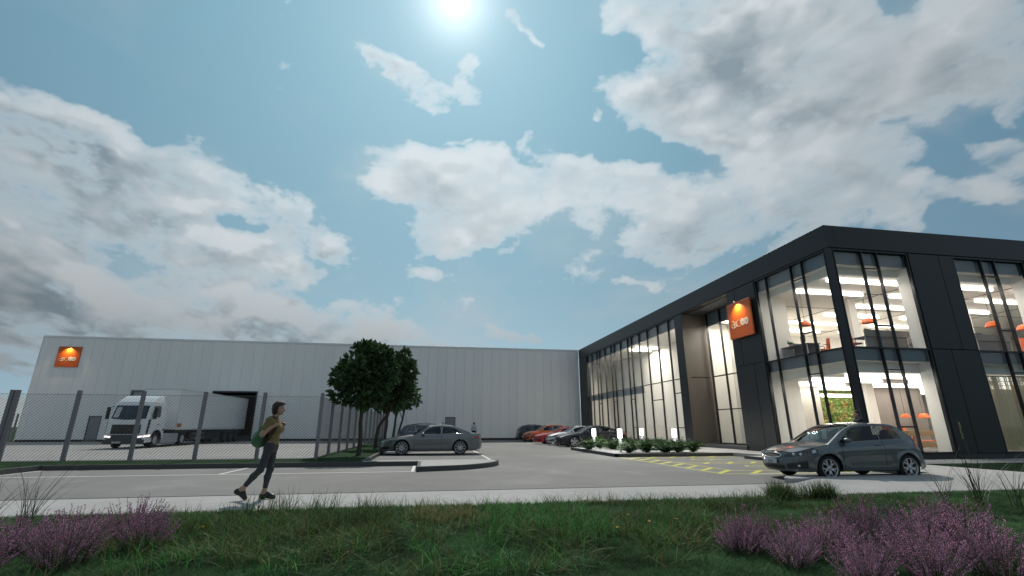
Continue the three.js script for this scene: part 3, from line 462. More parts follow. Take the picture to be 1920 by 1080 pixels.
// ---------------------------------------------------------------- fence
{
  const F = thing('mesh_fence', 'grey chain link fence with square steel posts around the concrete yard', 'fence', [0, 0, 0]);
  const pw = 0.06, H = 2.53, postG = rbox(-pw, 0, -pw, pw, H, pw, 0.008), capG = rbox(-pw - 0.006, H, -pw - 0.006, pw + 0.006, H + 0.015, pw + 0.006, 0.005);
  const post = (x, z, y = 0.13) => { const p = part('post', postG, M.post, F); p.position.set(x, y, z); part('post_cap', capG, M.post, p); };
  const front = []; for (let x = -4.34; x > -24; x -= 2.19) front.push(x);
  const side = []; for (let z = -20.62; z > -52; z -= 2.5) side.push(z);
  front.forEach((x) => post(x, -20.62)); side.slice(1).forEach((z) => post(-4.36, z));
  post(-15.12, -20.62); for (const x of [-38.5, -38.15, -41]) post(x, -52.75, 0);
  // woven wire: both diagonals, clipped to the panel
  const weave = (w, h, pitch, r, dir) => {
    const out = []; const c0 = dir > 0 ? -h : 0, c1 = dir > 0 ? w : w + h;
    for (let c = c0 + pitch / 2; c < c1; c += pitch) { // x = c + dir*y (45 degrees)
      let y0 = 0, y1 = h; const xa = (y) => c + dir * y;
      if (dir > 0) { y0 = Math.max(0, -c); y1 = Math.min(h, w - c); } else { y0 = Math.max(0, c - w); y1 = Math.min(h, c); }
      if (y1 - y0 > 0.02) { const g = new THREE.CylinderGeometry(r, r, (y1 - y0) * Math.SQRT2, 3, 1, true); g.rotateZ(-dir * Math.PI / 4); g.translate(xa((y0 + y1) / 2), (y0 + y1) / 2, 0); out.push(g); }
    }
    return out;
  };
  const meshG = (w, h, pitch, r1, r2) => join([...weave(w, h, pitch, r1, 1), ...weave(w, h, pitch, r2, -1), rod([0, h, 0], [w, h, 0], 0.006, 0.006, 4), rod([0, 0.01, 0], [w, 0.01, 0], 0.006, 0.006, 4)]);
  const gf = meshG(2.19 - 0.13, 2.36, 0.127, 0.0065, 0.001), gs = meshG(2.35, 2.36, 0.092, 0.003, 0.003), gl = meshG(2.35, 2.36, 0.16, 0.004, 0.004);
  for (let i = 0; i + 1 < front.length; i++) { const m = part('wire_mesh', gf, M.wire, F); m.userData.kind = 'stuff'; m.position.set(front[i + 1] + 0.065, 0.17, -20.62); }
  for (let i = 0; i + 1 < side.length; i++) { const m = part('wire_mesh', i < 4 ? gs : gl, M.wire, F); m.userData.kind = 'stuff'; m.position.set(-4.36, 0.17, side[i] - 0.075); m.rotation.y = Math.PI / 2; }
}

// ---------------------------------------------------------------- trees along the fence
function leafGeo(L, W, fold = 0.18, curl = 0.12) { // pointed oval, folded along its midrib
  const p = [], n = 4, idx = [];
  for (let i = 0; i <= n; i++) { const t = i / n, w = W / 2 * Math.sin(Math.PI * Math.pow(t, 0.75)) * (1 - 0.15 * t) + 0.0006, y = -curl * L * t * t; p.push(-w, y + w * fold * 2, t * L, 0, y, t * L, w, y + w * fold * 2, t * L); }
  for (let i = 0; i < n; i++) { const a = i * 3; idx.push(a, a + 3, a + 1, a + 1, a + 3, a + 4, a + 1, a + 4, a + 2, a + 2, a + 4, a + 5); }
  const g = new THREE.BufferGeometry(); g.setAttribute('position', new THREE.Float32BufferAttribute(p, 3)); g.setIndex(idx); g.computeVertexNormals(); return prep(g);
}
function placeGeo(g, pos, dir, roll, s) { const c = g.clone(), q = new THREE.Quaternion().setFromUnitVectors(V3(0, 0, 1), dir.clone().normalize()), r = new THREE.Quaternion().setFromAxisAngle(V3(0, 0, 1), roll); c.scale(s, s, s); c.applyQuaternion(q.multiply(r)); c.translate(pos.x, pos.y, pos.z); return c; }
function paint(g, r, gg, b) { const n = g.attributes.position.count, a = new Float32Array(n * 3); for (let i = 0; i < n; i++) { a[3 * i] = r; a[3 * i + 1] = gg; a[3 * i + 2] = b; } g.setAttribute('color', new THREE.BufferAttribute(a, 3)); return g; }
const barkMat = mat([0.055, 0.045, 0.036], 0.9, { bumpMap: tex(256, 1, (u, v) => tfbm(u * 1, v, 12, 4, 141), false), bumpScale: 0.02 });
const leafMat = mat(0xffffff, 0.55, { phys: 1, vertexColors: true, transmission: 0.4, thickness: 0, specularIntensity: 0.3 });
function branch(pts, r0, r1, seg = 7) { // tapered limb along points
  const c = new THREE.CatmullRomCurve3(pts.map((p) => V3(...p))), n = pts.length * 4;
  const g = new THREE.TubeGeometry(c, n, 1, seg, false), P = g.attributes.position, q = new THREE.Vector3();
  for (let i = 0; i <= n; i++) { const ctr = c.getPointAt(i / n), r = lerp(r0, r1, i / n) * (1 + (i === 0 ? 0.25 : 0)); for (let j = 0; j <= seg; j++) { const k = i * (seg + 1) + j; q.fromBufferAttribute(P, k).sub(ctr).multiplyScalar(r).add(ctr); P.setXYZ(k, q.x, q.y, q.z); } }
  g.computeVertexNormals(); return g;
}
function makeTree(seed, label, x, z, Htop, Rc, yc0, detail, lean) {
  const R = rng(seed), t = thing('street_tree', label, 'tree', [x, 0.13, z], 0, 'young trees on the grass strip beside the fence');
  const cyB = yc0, cyT = Htop, cy = (cyB + cyT) / 2, hy = (cyT - cyB) / 2, fork = yc0 + 0.05;
  const wob = () => (R() - 0.5) * 0.16;
  const tp = [[0, -0.05, 0], [0.03 + wob() * 0.4, 0.7, wob() * 0.5], [lean * 0.35 + wob(), 1.35, wob()], [lean * 0.7 + wob(), 1.9, wob()], [lean, fork, wob() * 0.6]];
  const limbs = [];
  const tips = [];
  for (let i = 0; i < 7; i++) { const a = i / 7 * Math.PI * 2 + R(), rr = Rc * (0.4 + 0.4 * R()), yy = cy + hy * (R() * 1.2 - 0.35); const s = tp[4 - (i % 2)]; const e = [lean + rr * Math.cos(a), yy, rr * Math.sin(a)]; limbs.push(branch([s, [lerp(s[0], e[0], 0.4) + wob(), lerp(s[1], e[1], 0.55), lerp(s[2], e[2], 0.4) + wob()], e], 0.045, 0.012, 5)); tips.push(e); }
  limbs.push(branch([tp[4], [lean + wob(), cy, wob()], [lean + wob(), cyT - 0.4, wob()]], 0.06, 0.015, 6));
  const trunk = part('trunk', branch(tp, 0.115, 0.075, 9), barkMat, t);
  part('limbs', limbs, barkMat, trunk);
  const base = [leafGeo(0.30, 0.17), leafGeo(0.34, 0.18, 0.12, 0.25), leafGeo(0.25, 0.15, 0.24, 0.05)];
  const leaves = [], single = []; const n = detail;
  // sprigs: clumps of leaves spread through the crown's volume
  const lobes = []; for (let i = 0; i < 16; i++) { const a = R() * 6.283, b = Math.acos(2 * R() - 1), k = 0.55 + 0.34 * R(); lobes.push([k * Math.sin(b) * Math.cos(a), k * Math.cos(b), k * Math.sin(b) * Math.sin(a), 0.30 + 0.22 * R()]); }
  let made = 0, guard = 0;
  while (made < n && guard++ < n * 6) {
    const L = lobes[Math.floor(R() * lobes.length)], a = R() * 6.283, b = Math.acos(2 * R() - 1), rr = Math.cbrt(0.25 + 0.75 * R()) * L[3];
    const u = [L[0] + rr * Math.sin(b) * Math.cos(a), L[1] + rr * Math.cos(b), L[2] + rr * Math.sin(b) * Math.sin(a)]; const d = Math.hypot(...u); if (d > 1.12) continue;
    const c = V3(lean + u[0] * Rc, cy + u[1] * hy, u[2] * Rc), out = V3(u[0], u[1] + 0.15, u[2]).normalize();
    const k = 3 + Math.floor(R() * 4);
    for (let i = 0; i < k; i++) {
      const dir = out.clone().multiplyScalar(0.75).add(V3(R() - 0.5, R() - 0.35, R() - 0.5).multiplyScalar(1.5)), s = 0.75 + 0.5 * R(), sh = 0.7 + 0.6 * R();
      const g = paint(placeGeo(base[Math.floor(R() * 3)], c.clone().add(V3(R() - 0.5, R() - 0.5, R() - 0.5).multiplyScalar(0.1)), dir, R() * 6.28, s), 0.058 * sh * (0.8 + 0.6 * R()), 0.12 * sh, 0.045 * sh);
      if (d > 0.95 && single.length < (detail > 2500 ? 90 : 0) && R() < 0.3) single.push(g); else leaves.push(g);
      made++;
    }
  }
  const crown = part('crown', leaves, leafMat, t); crown.userData.kind = 'stuff';
  for (const g of single) part('leaf', g, leafMat, t);
}
makeTree(11, 'nearest street tree in front of the fence corner, broad dark crown', -3.04, -23.0, 4.92, 1.45, 2.2, 3100, -0.12);
makeTree(27, 'second street tree from the road, crown reaching right over the sedan', -3.09, -30.3, 5.95, 1.6, 2.2, 3400, 0.72);
makeTree(35, 'middle one of the five street trees by the fence', -3.09, -36.6, 5.6, 1.6, 2.4, 1900, 0.1);
makeTree(43, 'fourth street tree, with a forked trunk, beside the fence', -2.93, -42.0, 5.4, 1.6, 2.5, 1600, 0.3);
makeTree(58, 'farthest street tree, closest to the warehouse wall', -2.75, -46.5, 5.4, 1.6, 2.4, 1600, 0.35);

// ---------------------------------------------------------------- lit bollards and shrubs on the entrance island
{
  const body = join([lathe([[0.001, 0], [0.075, 0], [0.068, 0.015], [0.068, 0.66], [0.001, 0.66]], 20)]), head = rbox(-0.095, 0.665, -0.095, 0.095, 1.10, 0.095, 0.02), cap = rbox(-0.1, 1.103, -0.1, 0.1, 1.13, 0.1, 0.01);
  const where = ['lit bollard standing alone on the near left corner of the entrance paving', 'lit bollard rising from the front row of shrubs, second from left', 'lit bollard farthest back, close to the long glazing', 'lit bollard at the right end of the shrub bed'];
  [[9.54, -27.43], [9.52, -23.46], [14.0, -30.7], [12.91, -24.27]].forEach(([x, z], i) => {
    const t = thing('light_bollard', where[i], 'bollard', [x, 0.148, z], 0, 'white lit bollards at the entrance');
    part('bollard_post', body, mat([0.6, 0.6, 0.6], 0.4, { metalness: 0.3 }), t); part('lamp_head', head, M.glow(1, 0.97, 0.93, 4), t); part('lamp_cap', cap, M.steel, t);
    for (const [dx, dz] of [[0.16, 0], [-0.16, 0], [0, 0.16]]) { const l = new THREE.PointLight(new THREE.Color(1, 0.96, 0.9), 2.2, 0, 2); l.position.set(dx, 0.88, dz); l.shadow.radius = 4; l.castShadow = true; t.add(l); }
  });
  const frond = leafGeo(0.17, 0.035, 0.2, 0.4);
  const shrub = (seed, w, h) => {
    const R = rng(seed), leaves = [], stems = [];
    for (let i = 0; i < 60; i++) {
      const a = R() * 6.283, out = (0.2 + 0.8 * R()) * w, hh = h * (0.25 + 0.8 * R()), e = [Math.cos(a) * out, hh * (1.05 - 0.45 * out / w), Math.sin(a) * out];
      const m = [e[0] * 0.35, e[1] * 0.75, e[2] * 0.35]; stems.push(branch([[e[0] * 0.06, 0, e[2] * 0.06], m, e], 0.008, 0.003, 4));
      const c = new THREE.CatmullRomCurve3([V3(e[0] * 0.06, 0, e[2] * 0.06), V3(...m), V3(...e)]);
      for (let k = 0; k < 16; k++) { const tt = 0.08 + 0.92 * k / 15, p = c.getPoint(tt), d = c.getTangent(tt), sd = V3(-d.z, 0.25 * (R() - 0.2), d.x).normalize().multiplyScalar(k % 2 ? 1 : -1).add(d.multiplyScalar(0.7)), s = 0.7 + 0.7 * R() * (1.1 - 0.5 * tt), sh = 0.6 + 0.8 * R(); leaves.push(paint(placeGeo(frond, p, sd, (R() - 0.5) * 2.5, s), 0.05 * sh, 0.13 * sh, 0.03 * sh)); }
    }
    return [join(leaves), join(stems)];
  };
  const kinds = [shrub(301, 0.78, 0.6), shrub(302, 0.7, 0.68), shrub(303, 0.85, 0.52)];
  const spots = [[8.95, -26.7, 1, 'leafy green shrub behind the lone left bollard'], [10.1, -28.0, 1.1, 'leafy green shrub in the back row, just right of the left bollard'], [10.3, -26.4, 1.1, 'leafy green shrub in the middle of the back row by the black car'], [9.75, -22.9, 0.95, 'small leafy shrub beside the second bollard, front row'], [10.6, -22.85, 1.05, 'leafy green shrub right of the second bollard'], [11.55, -22.75, 1.1, 'leafy green shrub in the middle of the front row'], [12.3, -22.95, 1.15, 'bushy green shrub left of the right end bollard'], [13.15, -22.95, 1.0, 'leafy green shrub at the right end of the bed'], [12.6, -27.6, 1.1, 'leafy green shrub in the back row near the far bollard'], [13.6, -27.6, 1.05, 'leafy green shrub at the right of the back row'], [11.4, -26.9, 1.1, 'leafy green shrub in the back row, hidden low behind the front row']];
  spots.forEach(([x, z, s, label], i) => { const t = thing('leafy_shrub', label, 'shrub', [x, 0.148, z], i * 1.3, 'shrubs planted at the office entrance'); const [lv, st] = kinds[i % 3]; const f = part('foliage', lv, leafMat, t); f.userData.kind = 'stuff'; part('stems', st, barkMat, t); t.scale.setScalar(s * 0.98); });
}

// ---------------------------------------------------------------- cars
// every car: nose towards -x, x from 0 (nose) to L (tail), y up, z across; the group stands at the middle of its wheels
const glassTint = mat([0.36, 0.40, 0.41], 0.02, { phys: 1, transmission: 1, thickness: 0, ior: 1.5 });
const carDark = mat([0.014, 0.014, 0.015], 0.55), seatMat = mat([0.03, 0.03, 0.032], 0.85), lampClear = mat([0.55, 0.57, 0.58], 0.08, { metalness: 0.75 }), lampDark = mat([0.02, 0.021, 0.022], 0.1, { phys: 1, clearcoat: 1, clearcoatRoughness: 0.03 });
const lampRed = mat([0.30, 0.008, 0.008], 0.15, { phys: 1, clearcoat: 1 }), rimMat = mat([0.46, 0.47, 0.48], 0.3, { metalness: 0.8 }), rimDark = mat([0.05, 0.05, 0.052], 0.5, { metalness: 0.4 }), plateMat = mat([0.5, 0.52, 0.55], 0.5);
const paintMat = (r, g, b, metal = 0.55, rough = 0.34) => mat([r, g, b], rough, { phys: 1, metalness: metal, clearcoat: 0.9, clearcoatRoughness: 0.05 });
function curve1(pts) { // smooth function through [x, y] points (monotone cubic)
  const n = pts.length, m = []; const d = []; for (let i = 0; i + 1 < n; i++) d.push((pts[i + 1][1] - pts[i][1]) / (pts[i + 1][0] - pts[i][0]));
  for (let i = 0; i < n; i++) m.push(i === 0 ? d[0] : i === n - 1 ? d[n - 2] : d[i - 1] * d[i] <= 0 ? 0 : 2 / (1 / d[i - 1] + 1 / d[i]));
  return (x) => { if (x <= pts[0][0]) return pts[0][1]; if (x >= pts[n - 1][0]) return pts[n - 1][1]; let i = 0; while (x > pts[i + 1][0]) i++; const h = pts[i + 1][0] - pts[i][0], t = (x - pts[i][0]) / h, t2 = t * t, t3 = t2 * t; return (2 * t3 - 3 * t2 + 1) * pts[i][1] + (t3 - 2 * t2 + t) * h * m[i] + (-2 * t3 + 3 * t2) * pts[i + 1][1] + (t3 - t2) * h * m[i + 1]; };
}
const wheelCache = new Map();
function wheelParts(r, rimR, spokes, twin) {
  const k = `${r},${rimR},${spokes},${twin}`; if (wheelCache.has(k)) return wheelCache.get(k);
  const w = 0.2, tyre = lathe([[rimR - 0.01, -w / 2 + 0.012], [rimR + 0.03, -w / 2], [r - 0.035, -w / 2 - 0.004], [r - 0.008, -w / 2 + 0.025], [r, -w / 2 + 0.05], [r, w / 2 - 0.05], [r - 0.008, w / 2 - 0.025], [r - 0.035, w / 2 + 0.004], [rimR + 0.03, w / 2], [rimR - 0.01, w / 2 - 0.012]], 40).rotateX(Math.PI / 2);
  const rim = [lathe([[rimR - 0.03, -w / 2 + 0.02], [rimR - 0.025, w / 2 - 0.04], [rimR + 0.006, w / 2 - 0.004], [rimR - 0.006, w / 2 + 0.004], [rimR - 0.03, w / 2 - 0.014], [rimR - 0.04, -w / 2 + 0.03]], 40).rotateX(Math.PI / 2), lathe([[0.001, 0.09], [0.03, 0.09], [0.06, 0.075], [0.07, 0.04], [0.06, 0.03]], 20).rotateX(Math.PI / 2)];
  for (let i = 0; i < spokes; i++) { const a = i / spokes * Math.PI * 2 + 0.3; for (const s of twin ? [-1, 1] : [0]) {
    const sp = new THREE.BoxGeometry(rimR - 0.055, 0.042, 0.03, 4, 1, 1), P = sp.attributes.position; sp.translate((rimR - 0.055) / 2 + 0.045, 0, 0);
    for (let j = 0; j < P.count; j++) { const t = (P.getX(j) - 0.045) / (rimR - 0.055); P.setY(j, P.getY(j) * (1.1 - 0.35 * t) + s * (0.012 + (twin === 2 ? 0.055 * Math.sin(t * 2.6) : 0.034 * t))); P.setZ(j, P.getZ(j) + 0.055 + 0.018 * Math.sin(t * Math.PI)); }
    sp.computeVertexNormals(); sp.rotateZ(a); rim.push(sp);
  } }
  const back = lathe([[0.001, 0.0], [rimR - 0.045, 0.0], [rimR - 0.045, -0.01]], 30).rotateX(Math.PI / 2);
  const out = [tyre, join(rim), back]; wheelCache.set(k, out); return out;
}
function makeCar(c, label, category, pos, turn, group) {
  const t = thing(c.name, label, category, pos, turn, group);
  const L = c.L, hw = c.W / 2, paintM = c.paint, xf = c.xf, xr = c.xr, mid = (xf + xr) / 2, R0 = c.arch, wy = c.wheelR;
  const X = (x) => x - mid;
  const belt = curve1(c.belt), roofL = c.roof; // belt: edge height of bonnet, windows, boot; roof: side outline from A-post foot to boot
  const plan = (x) => { const a = clamp((c.nose - x) / c.nose), b = clamp((x - (L - c.tail)) / c.tail); return 1 - c.noseIn * Math.pow(a, 2.4) - c.tailIn * Math.pow(b, 2.4); };
  const sill = c.sill, low = (x) => { let y = curve1([[0, c.noseLow], [xf - R0 - 0.05, c.noseLow], [xf + R0 + 0.05, sill], [xr - R0 - 0.05, sill], [xr + R0 + 0.05, c.noseLow + 0.02], [L, c.noseLow + 0.09]])(x); for (const w of [xf, xr]) { const d = Math.abs(x - w); if (d < R0) y = Math.max(y, wy + Math.sqrt(R0 * R0 - d * d)); } return y; };
  const halfZ = (x, y) => { // half width of the flank at height y
    const b = belt(x), s = clamp((y - sill) / (b - sill)); let z = hw * plan(x) * (1 - 0.05 * Math.pow(Math.abs(s - 0.62) / 0.62, 2.2) - 0.075 * smooth(0.82, 1.02, s));
    z += 0.012 * Math.exp(-(((s - (c.crease ?? 0.7)) / 0.05) ** 2)) - 0.018 * Math.exp(-(((s - 0.33) / 0.15) ** 2)) * smooth(xf + R0, xf + R0 + 0.4, x) * smooth(xr - R0, xr - R0 - 0.3, x);
    for (const w of [xf, xr]) { const d = Math.hypot(x - w, y - wy); z += 0.022 * Math.exp(-(((d - R0) / 0.07) ** 2)) * (plan(x) > 0.8 ? 1 : 0.4); }
    return z;
  };
  const bulgeF = (y, z, w0) => { const s = clamp((y - c.noseLow) / (belt(0) - c.noseLow)); return c.bulge * (1 - (z / w0) ** 2) * 1 + c.prof * Math.sin(Math.PI * Math.pow(s, 0.8)) * (1 - (z / w0) ** 4) ; };
  const bulgeR = (y, z, w0) => { const s = clamp((y - c.noseLow - 0.09) / (belt(L) - c.noseLow - 0.09)); return c.bulgeR * (1 - (z / w0) ** 2) + c.profR * Math.sin(Math.PI * Math.pow(s, 0.7)) * (1 - (z / w0) ** 4) - c.rakeR * s; };
  const sweep = (x) => Math.max(0, 1 - x / 0.7) ** 2;
  // flanks, cut into wing, doors and rear quarter
  const cuts = [0, ...c.doors, L - 0.0];
  const flank = (xa, xb, side, n) => {
    const xs = []; for (let i = 0; i <= n; i++) xs.push(lerp(xa, xb, i / n)); for (const w of [xf, xr]) for (const e of [-R0, R0, -R0 * 0.98, R0 * 0.98, -R0 * 0.9, R0 * 0.9, -R0 * 0.75, R0 * 0.75]) if (w + e > xa && w + e < xb) xs.push(w + e); xs.sort((p, q) => p - q);
    const nx = xs.length - 1, ny = 16;
    return surf(nx, ny, (u, v) => { const x = xs[Math.round(u * nx)], y0 = low(x), b = belt(x), y = lerp(y0, b, v); const rk = c.rakeR * clamp((y - c.noseLow - 0.09) / (belt(L) - c.noseLow - 0.09)) * Math.max(0, 1 - (L - x) / 0.7) ** 2; return [X(x - rk), y, side * halfZ(x, y)]; }, side < 0);
  };
  const bodyG = [];
  const seg = (i) => [cuts[i] + (i ? 0.006 : 0), cuts[i + 1] - (i + 2 < cuts.length ? 0.006 : 0)];
  for (const side of [-1, 1]) for (let i = 0; i + 1 < cuts.length; i++) { const [a, b] = seg(i); if (i === 0 || i + 2 === cuts.length) bodyG.push(flank(a, b, side, 40)); }
  // front and rear ends
  const w0 = (y) => halfZ(0, y), wL = (y) => halfZ(L, y);
  bodyG.push(surf(24, 14, (u, v) => { const y = lerp(low(0), belt(0), v), w = w0(y), z = lerp(-w, w, u); return [X(-bulgeF(y, z, w)), y, z]; }, true));
  bodyG.push(surf(24, 14, (u, v) => { const y = lerp(low(L), belt(L), v), w = wL(y), z = lerp(-w, w, u); return [X(L + bulgeR(y, z, w)), y, z]; }));
  const body = part('body', bodyG, paintM, t);
  for (const side of [-1, 1]) for (let i = 1; i + 2 < cuts.length; i++) { const [a, b] = seg(i); const d = part('door', flank(a, b, side, 24), paintM, t); const hx = X(b - 0.16), hy = belt(b - 0.16) - 0.10, hz = side * (halfZ(b - 0.16, hy) + 0.012); part('door_handle', rbox(hx - 0.09, hy - 0.014, hz - 0.014, hx + 0.09, hy + 0.014, hz + 0.014, 0.012), c.handle ?? paintM, d); }
  // bonnet and boot deck
  const A = roofL[0], D = roofL[roofL.length - 1];
  const deck = (xa, xb, n, front) => surf(n, 18, (u, v) => { const x = lerp(xa, xb, u), b = belt(x), w = halfZ(x, b), z = lerp(-w, w, v), cr = (front ? c.hoodCrown : c.deckCrown) * (front ? smooth(-0.15, 0.5, x) * 0.8 + 0.2 : 1) * (1 - Math.pow(Math.abs(z / w), 2.4)); const dx = front ? -bulgeF(b, z, w) * sweep(x) + 0 : (bulgeR(b, z, w)) * Math.max(0, 1 - (L - x) / 0.7) ** 2; return [X(x + dx), b + cr * (front ? 1 : smooth(L, L - 0.3, x)) , z]; }, true);
  part('bonnet', deck(0, A[0] + 0.12, 24, true), paintM, t);
  if (L - D[0] > 0.06) part('boot_lid', deck(D[0] - 0.06, L, 12, false), paintM, t);
  // cabin: side frames with window openings, roof, screens
  const zc = (x, y) => { const b = belt(x); return (halfZ(x, b) - 0.012) - Math.max(0, y - b) * c.tumble - 0.03 * smooth(A[0] + 0.9, A[0], x) * smooth(b, b + 0.3, y); };
  const outline = [...roofL]; const yR = curve1(roofL);
  const topPts = []; for (let i = 0; i <= 60; i++) { const x = lerp(A[0], D[0], i / 60); topPts.push([x, yR(x)]); }
  const polyTo = (pts) => new THREE.Shape(pts.map(([x, y]) => new THREE.Vector2(x, y)));
  const bpts = []; for (let i = 0; i <= 30; i++) { const x = lerp(D[0], A[0], i / 30); bpts.push([x, belt(x) - 0.006]); }
  const wins = c.windows.map(([xa, xb, skewA, skewB, cut]) => { // window between two posts, under the roof rail
    const n = 18, top = [], bot = []; const off = c.rail;
    for (let i = 0; i <= n; i++) { const u = i / n; const xt = lerp(xa + skewA, xb + skewB, u), xbm = lerp(xa, xb, u); const yb = belt(xbm) + 0.028; let yt = yR(xt) - off; top.push([xt, Math.max(yt, yb + 0.012)]); bot.push([xbm, yb]); }
    return [...bot, ...top.reverse()];
  });
  const lift = (g, side, out) => { const P = g.attributes.position; for (let i = 0; i < P.count; i++) { const x = P.getX(i), y = P.getY(i); P.setXYZ(i, X(x), y, side * (zc(x, y) + out)); } g.computeVertexNormals(); return g; };
  for (const side of [-1, 1]) {
    const s = polyTo([...topPts, ...bpts]); for (const w of wins) s.holes.push(new THREE.Path(w.map(([x, y]) => new THREE.Vector2(x, y))));
    part('window_frame', lift(new THREE.ShapeGeometry(s), side, 0), c.frameMat ?? paintM, t);
    for (const w of wins) { const g = part('side_window', lift(new THREE.ShapeGeometry(polyTo(w)), side, -0.012), glassTint, t); if (c.trim) part('window_trim', tubeAlong(w.filter((_, i) => i % 3 === 0).map(([x, y]) => [X(x), y, side * (zc(x, y) + 0.004)]), 0.011, 50, 5, true), c.trim, g); }
  }
  const bow = c.bow; const span = (xa, xb, n, crown, inset) => surf(n, 16, (u, v) => { const x = lerp(xa, xb, u), y = yR(x), z0 = zc(x, y) - inset, z = lerp(-z0, z0, v), k = 1 - (z / z0) ** 2; return [X(x + crown[0] * k * lerp(crown[2] ?? 1, 1, u)), y + crown[1] * k * lerp(1, crown[3] ?? 1, u), z]; }, true);
  const xr0 = c.roofX[0], xr1 = c.roofX[1];
  part('windscreen', span(A[0] + 0.02, xr0, 14, [-bow, 0.03, 1], 0.03), glassTint, t);
  part('windscreen_post', [-1, 1].map((s) => surf(14, 2, (u, v) => { const x = lerp(A[0], xr0 + 0.03, u), y = yR(x), z0 = zc(x, y); return [X(x - 0.004 * v), y + 0.004 * v, s * (z0 - 0.055 * v)]; }, s > 0)), paintM, t);
  part('roof', surf(20, 16, (u, v) => { const x = lerp(xr0, xr1, u), y = yR(x), z0 = zc(x, y), z = lerp(-z0, z0, v), k = 1 - Math.pow(Math.abs(z / z0), 2.2); return [X(x - bow * k * (1 - u) * (1 - u) * 1 + bow * 0.5 * k * u * u), y + 0.035 * k, z]; }, true), c.roofMat ?? paintM, t);
  part('rear_window', span(xr1, D[0] - 0.03, 12, [bow * 0.5, 0.03, 1, 0.3], 0.06), glassTint, t);
  part('rear_post', [-1, 1].map((s) => surf(12, 2, (u, v) => { const x = lerp(xr1 - 0.02, D[0], u), y = yR(x), z0 = zc(x, y); return [X(x + 0.003 * v), y + 0.003 * v, s * (z0 - 0.085 * v)]; }, s > 0)), paintM, t);
  if (c.railBars) for (const s of [-1, 1]) part('roof_rail', tubeAlong([[X(xr0 + 0.2), yR(xr0 + 0.2) + 0.02, s * (zc(xr0 + 0.2, 1.4) - 0.12)], [X((xr0 + xr1) / 2), yR((xr0 + xr1) / 2) + 0.075, s * (zc((xr0 + xr1) / 2, 1.45) - 0.1)], [X(xr1 - 0.1), yR(xr1 - 0.1) + 0.03, s * (zc(xr1 - 0.1, 1.4) - 0.12)]], 0.018, 20, 6), carDark, t);
  if (c.spoiler) part('spoiler', surf(8, 12, (u, v) => { const z = lerp(-0.5, 0.5, v) * 1.0; return [X(xr1 - 0.06 + 0.2 * u), yR(xr1 - 0.05) + 0.022 - 0.03 * u + 0.03 * (1 - (z / 0.6) ** 2), z]; }, true), paintM, t);
  // underbody, arches, cabin tub, dashboard, seats
  part('underbody', [rbox(X(0.25), sill - 0.03, -hw + 0.16, X(L - 0.3), sill + 0.1, hw - 0.16, 0.02), rbox(X(0.05), c.noseLow + 0.02, -hw * 0.7, X(0.4), c.noseLow + 0.1, hw * 0.7, 0.02)], carDark, t);
  part('wheel_arch', [xf, xr].flatMap((w) => [-1, 1].map((s) => surf(20, 1, (u, v) => { const a = Math.PI * u; return [X(w + (R0 + 0.005) * Math.cos(a)), wy + (R0 + 0.005) * Math.sin(a), s * (hw * 0.92 - 0.30 * v)]; }))), carDark, t);
  const yF = sill + 0.16; part('cabin_tub', [rbox(X(A[0] - 0.1), yF - 0.05, -hw + 0.13, X(c.cabinEnd), yF, hw - 0.13, 0.01), rbox(X(A[0] - 0.15), yF, -hw + 0.16, X(A[0] + 0.38), belt(A[0]) - 0.03, hw - 0.16, 0.05), rbox(X(c.cabinEnd - 0.02), yF, -hw + 0.2, X(c.cabinEnd + 0.05), belt(c.cabinEnd) - 0.02, hw - 0.2, 0.02), ...[-1, 1].map((s) => box(X(A[0]), yF, s * (hw - 0.15) - 0.01, X(c.cabinEnd), belt(mid) - 0.05, s * (hw - 0.15) + 0.01)), ...(c.shelf ? [box(X(c.cabinEnd), belt(c.cabinEnd) - 0.05, -hw + 0.2, X(D[0] - 0.03), belt(c.cabinEnd) - 0.03, hw - 0.2)] : [])], carDark, t);
  const seatShape = (x, z, w, hb) => [rbox(X(x) - 0.26, yF + 0.18, z - w / 2, X(x) + 0.26, yF + 0.34, z + w / 2, 0.06, 3), (() => { const g = rbox(-0.07, 0, -w / 2, 0.07, hb, w / 2, 0.06, 3); g.rotateZ(-0.28); g.translate(X(x) + 0.24, yF + 0.26, z); return g; })(), (() => { const g = rbox(-0.05, hb + 0.02, -0.13, 0.05, hb + 0.2, 0.13, 0.05, 3); g.rotateZ(-0.22); g.translate(X(x) + 0.25, yF + 0.26, z); return g; })()];
  for (const z of [-0.36, 0.36]) part('seat', seatShape(c.seatX, z, 0.48, 0.58), seatMat, t);
  part('rear_seat', [rbox(X(c.seatX + 0.72), yF + 0.15, -0.6, X(c.seatX + 1.2), yF + 0.32, 0.6, 0.06, 3), (() => { const g = rbox(-0.07, 0, -0.6, 0.07, 0.52, 0.6, 0.05, 3); g.rotateZ(-0.35); g.translate(X(c.seatX + 1.15), yF + 0.24, 0); return g; })(), ...[-0.36, 0.36].map((z) => { const g = rbox(-0.04, 0.52, z - 0.12, 0.04, 0.66, z + 0.12, 0.04, 3); g.rotateZ(-0.3); g.translate(X(c.seatX + 1.16), yF + 0.24, 0); return g; })], seatMat, t);
  part('steering_wheel', new THREE.TorusGeometry(0.17, 0.015, 6, 20).rotateY(Math.PI / 2).rotateZ(-0.35).translate(X(A[0] + 0.52), belt(A[0]) - 0.02, 0.36), carDark, t);
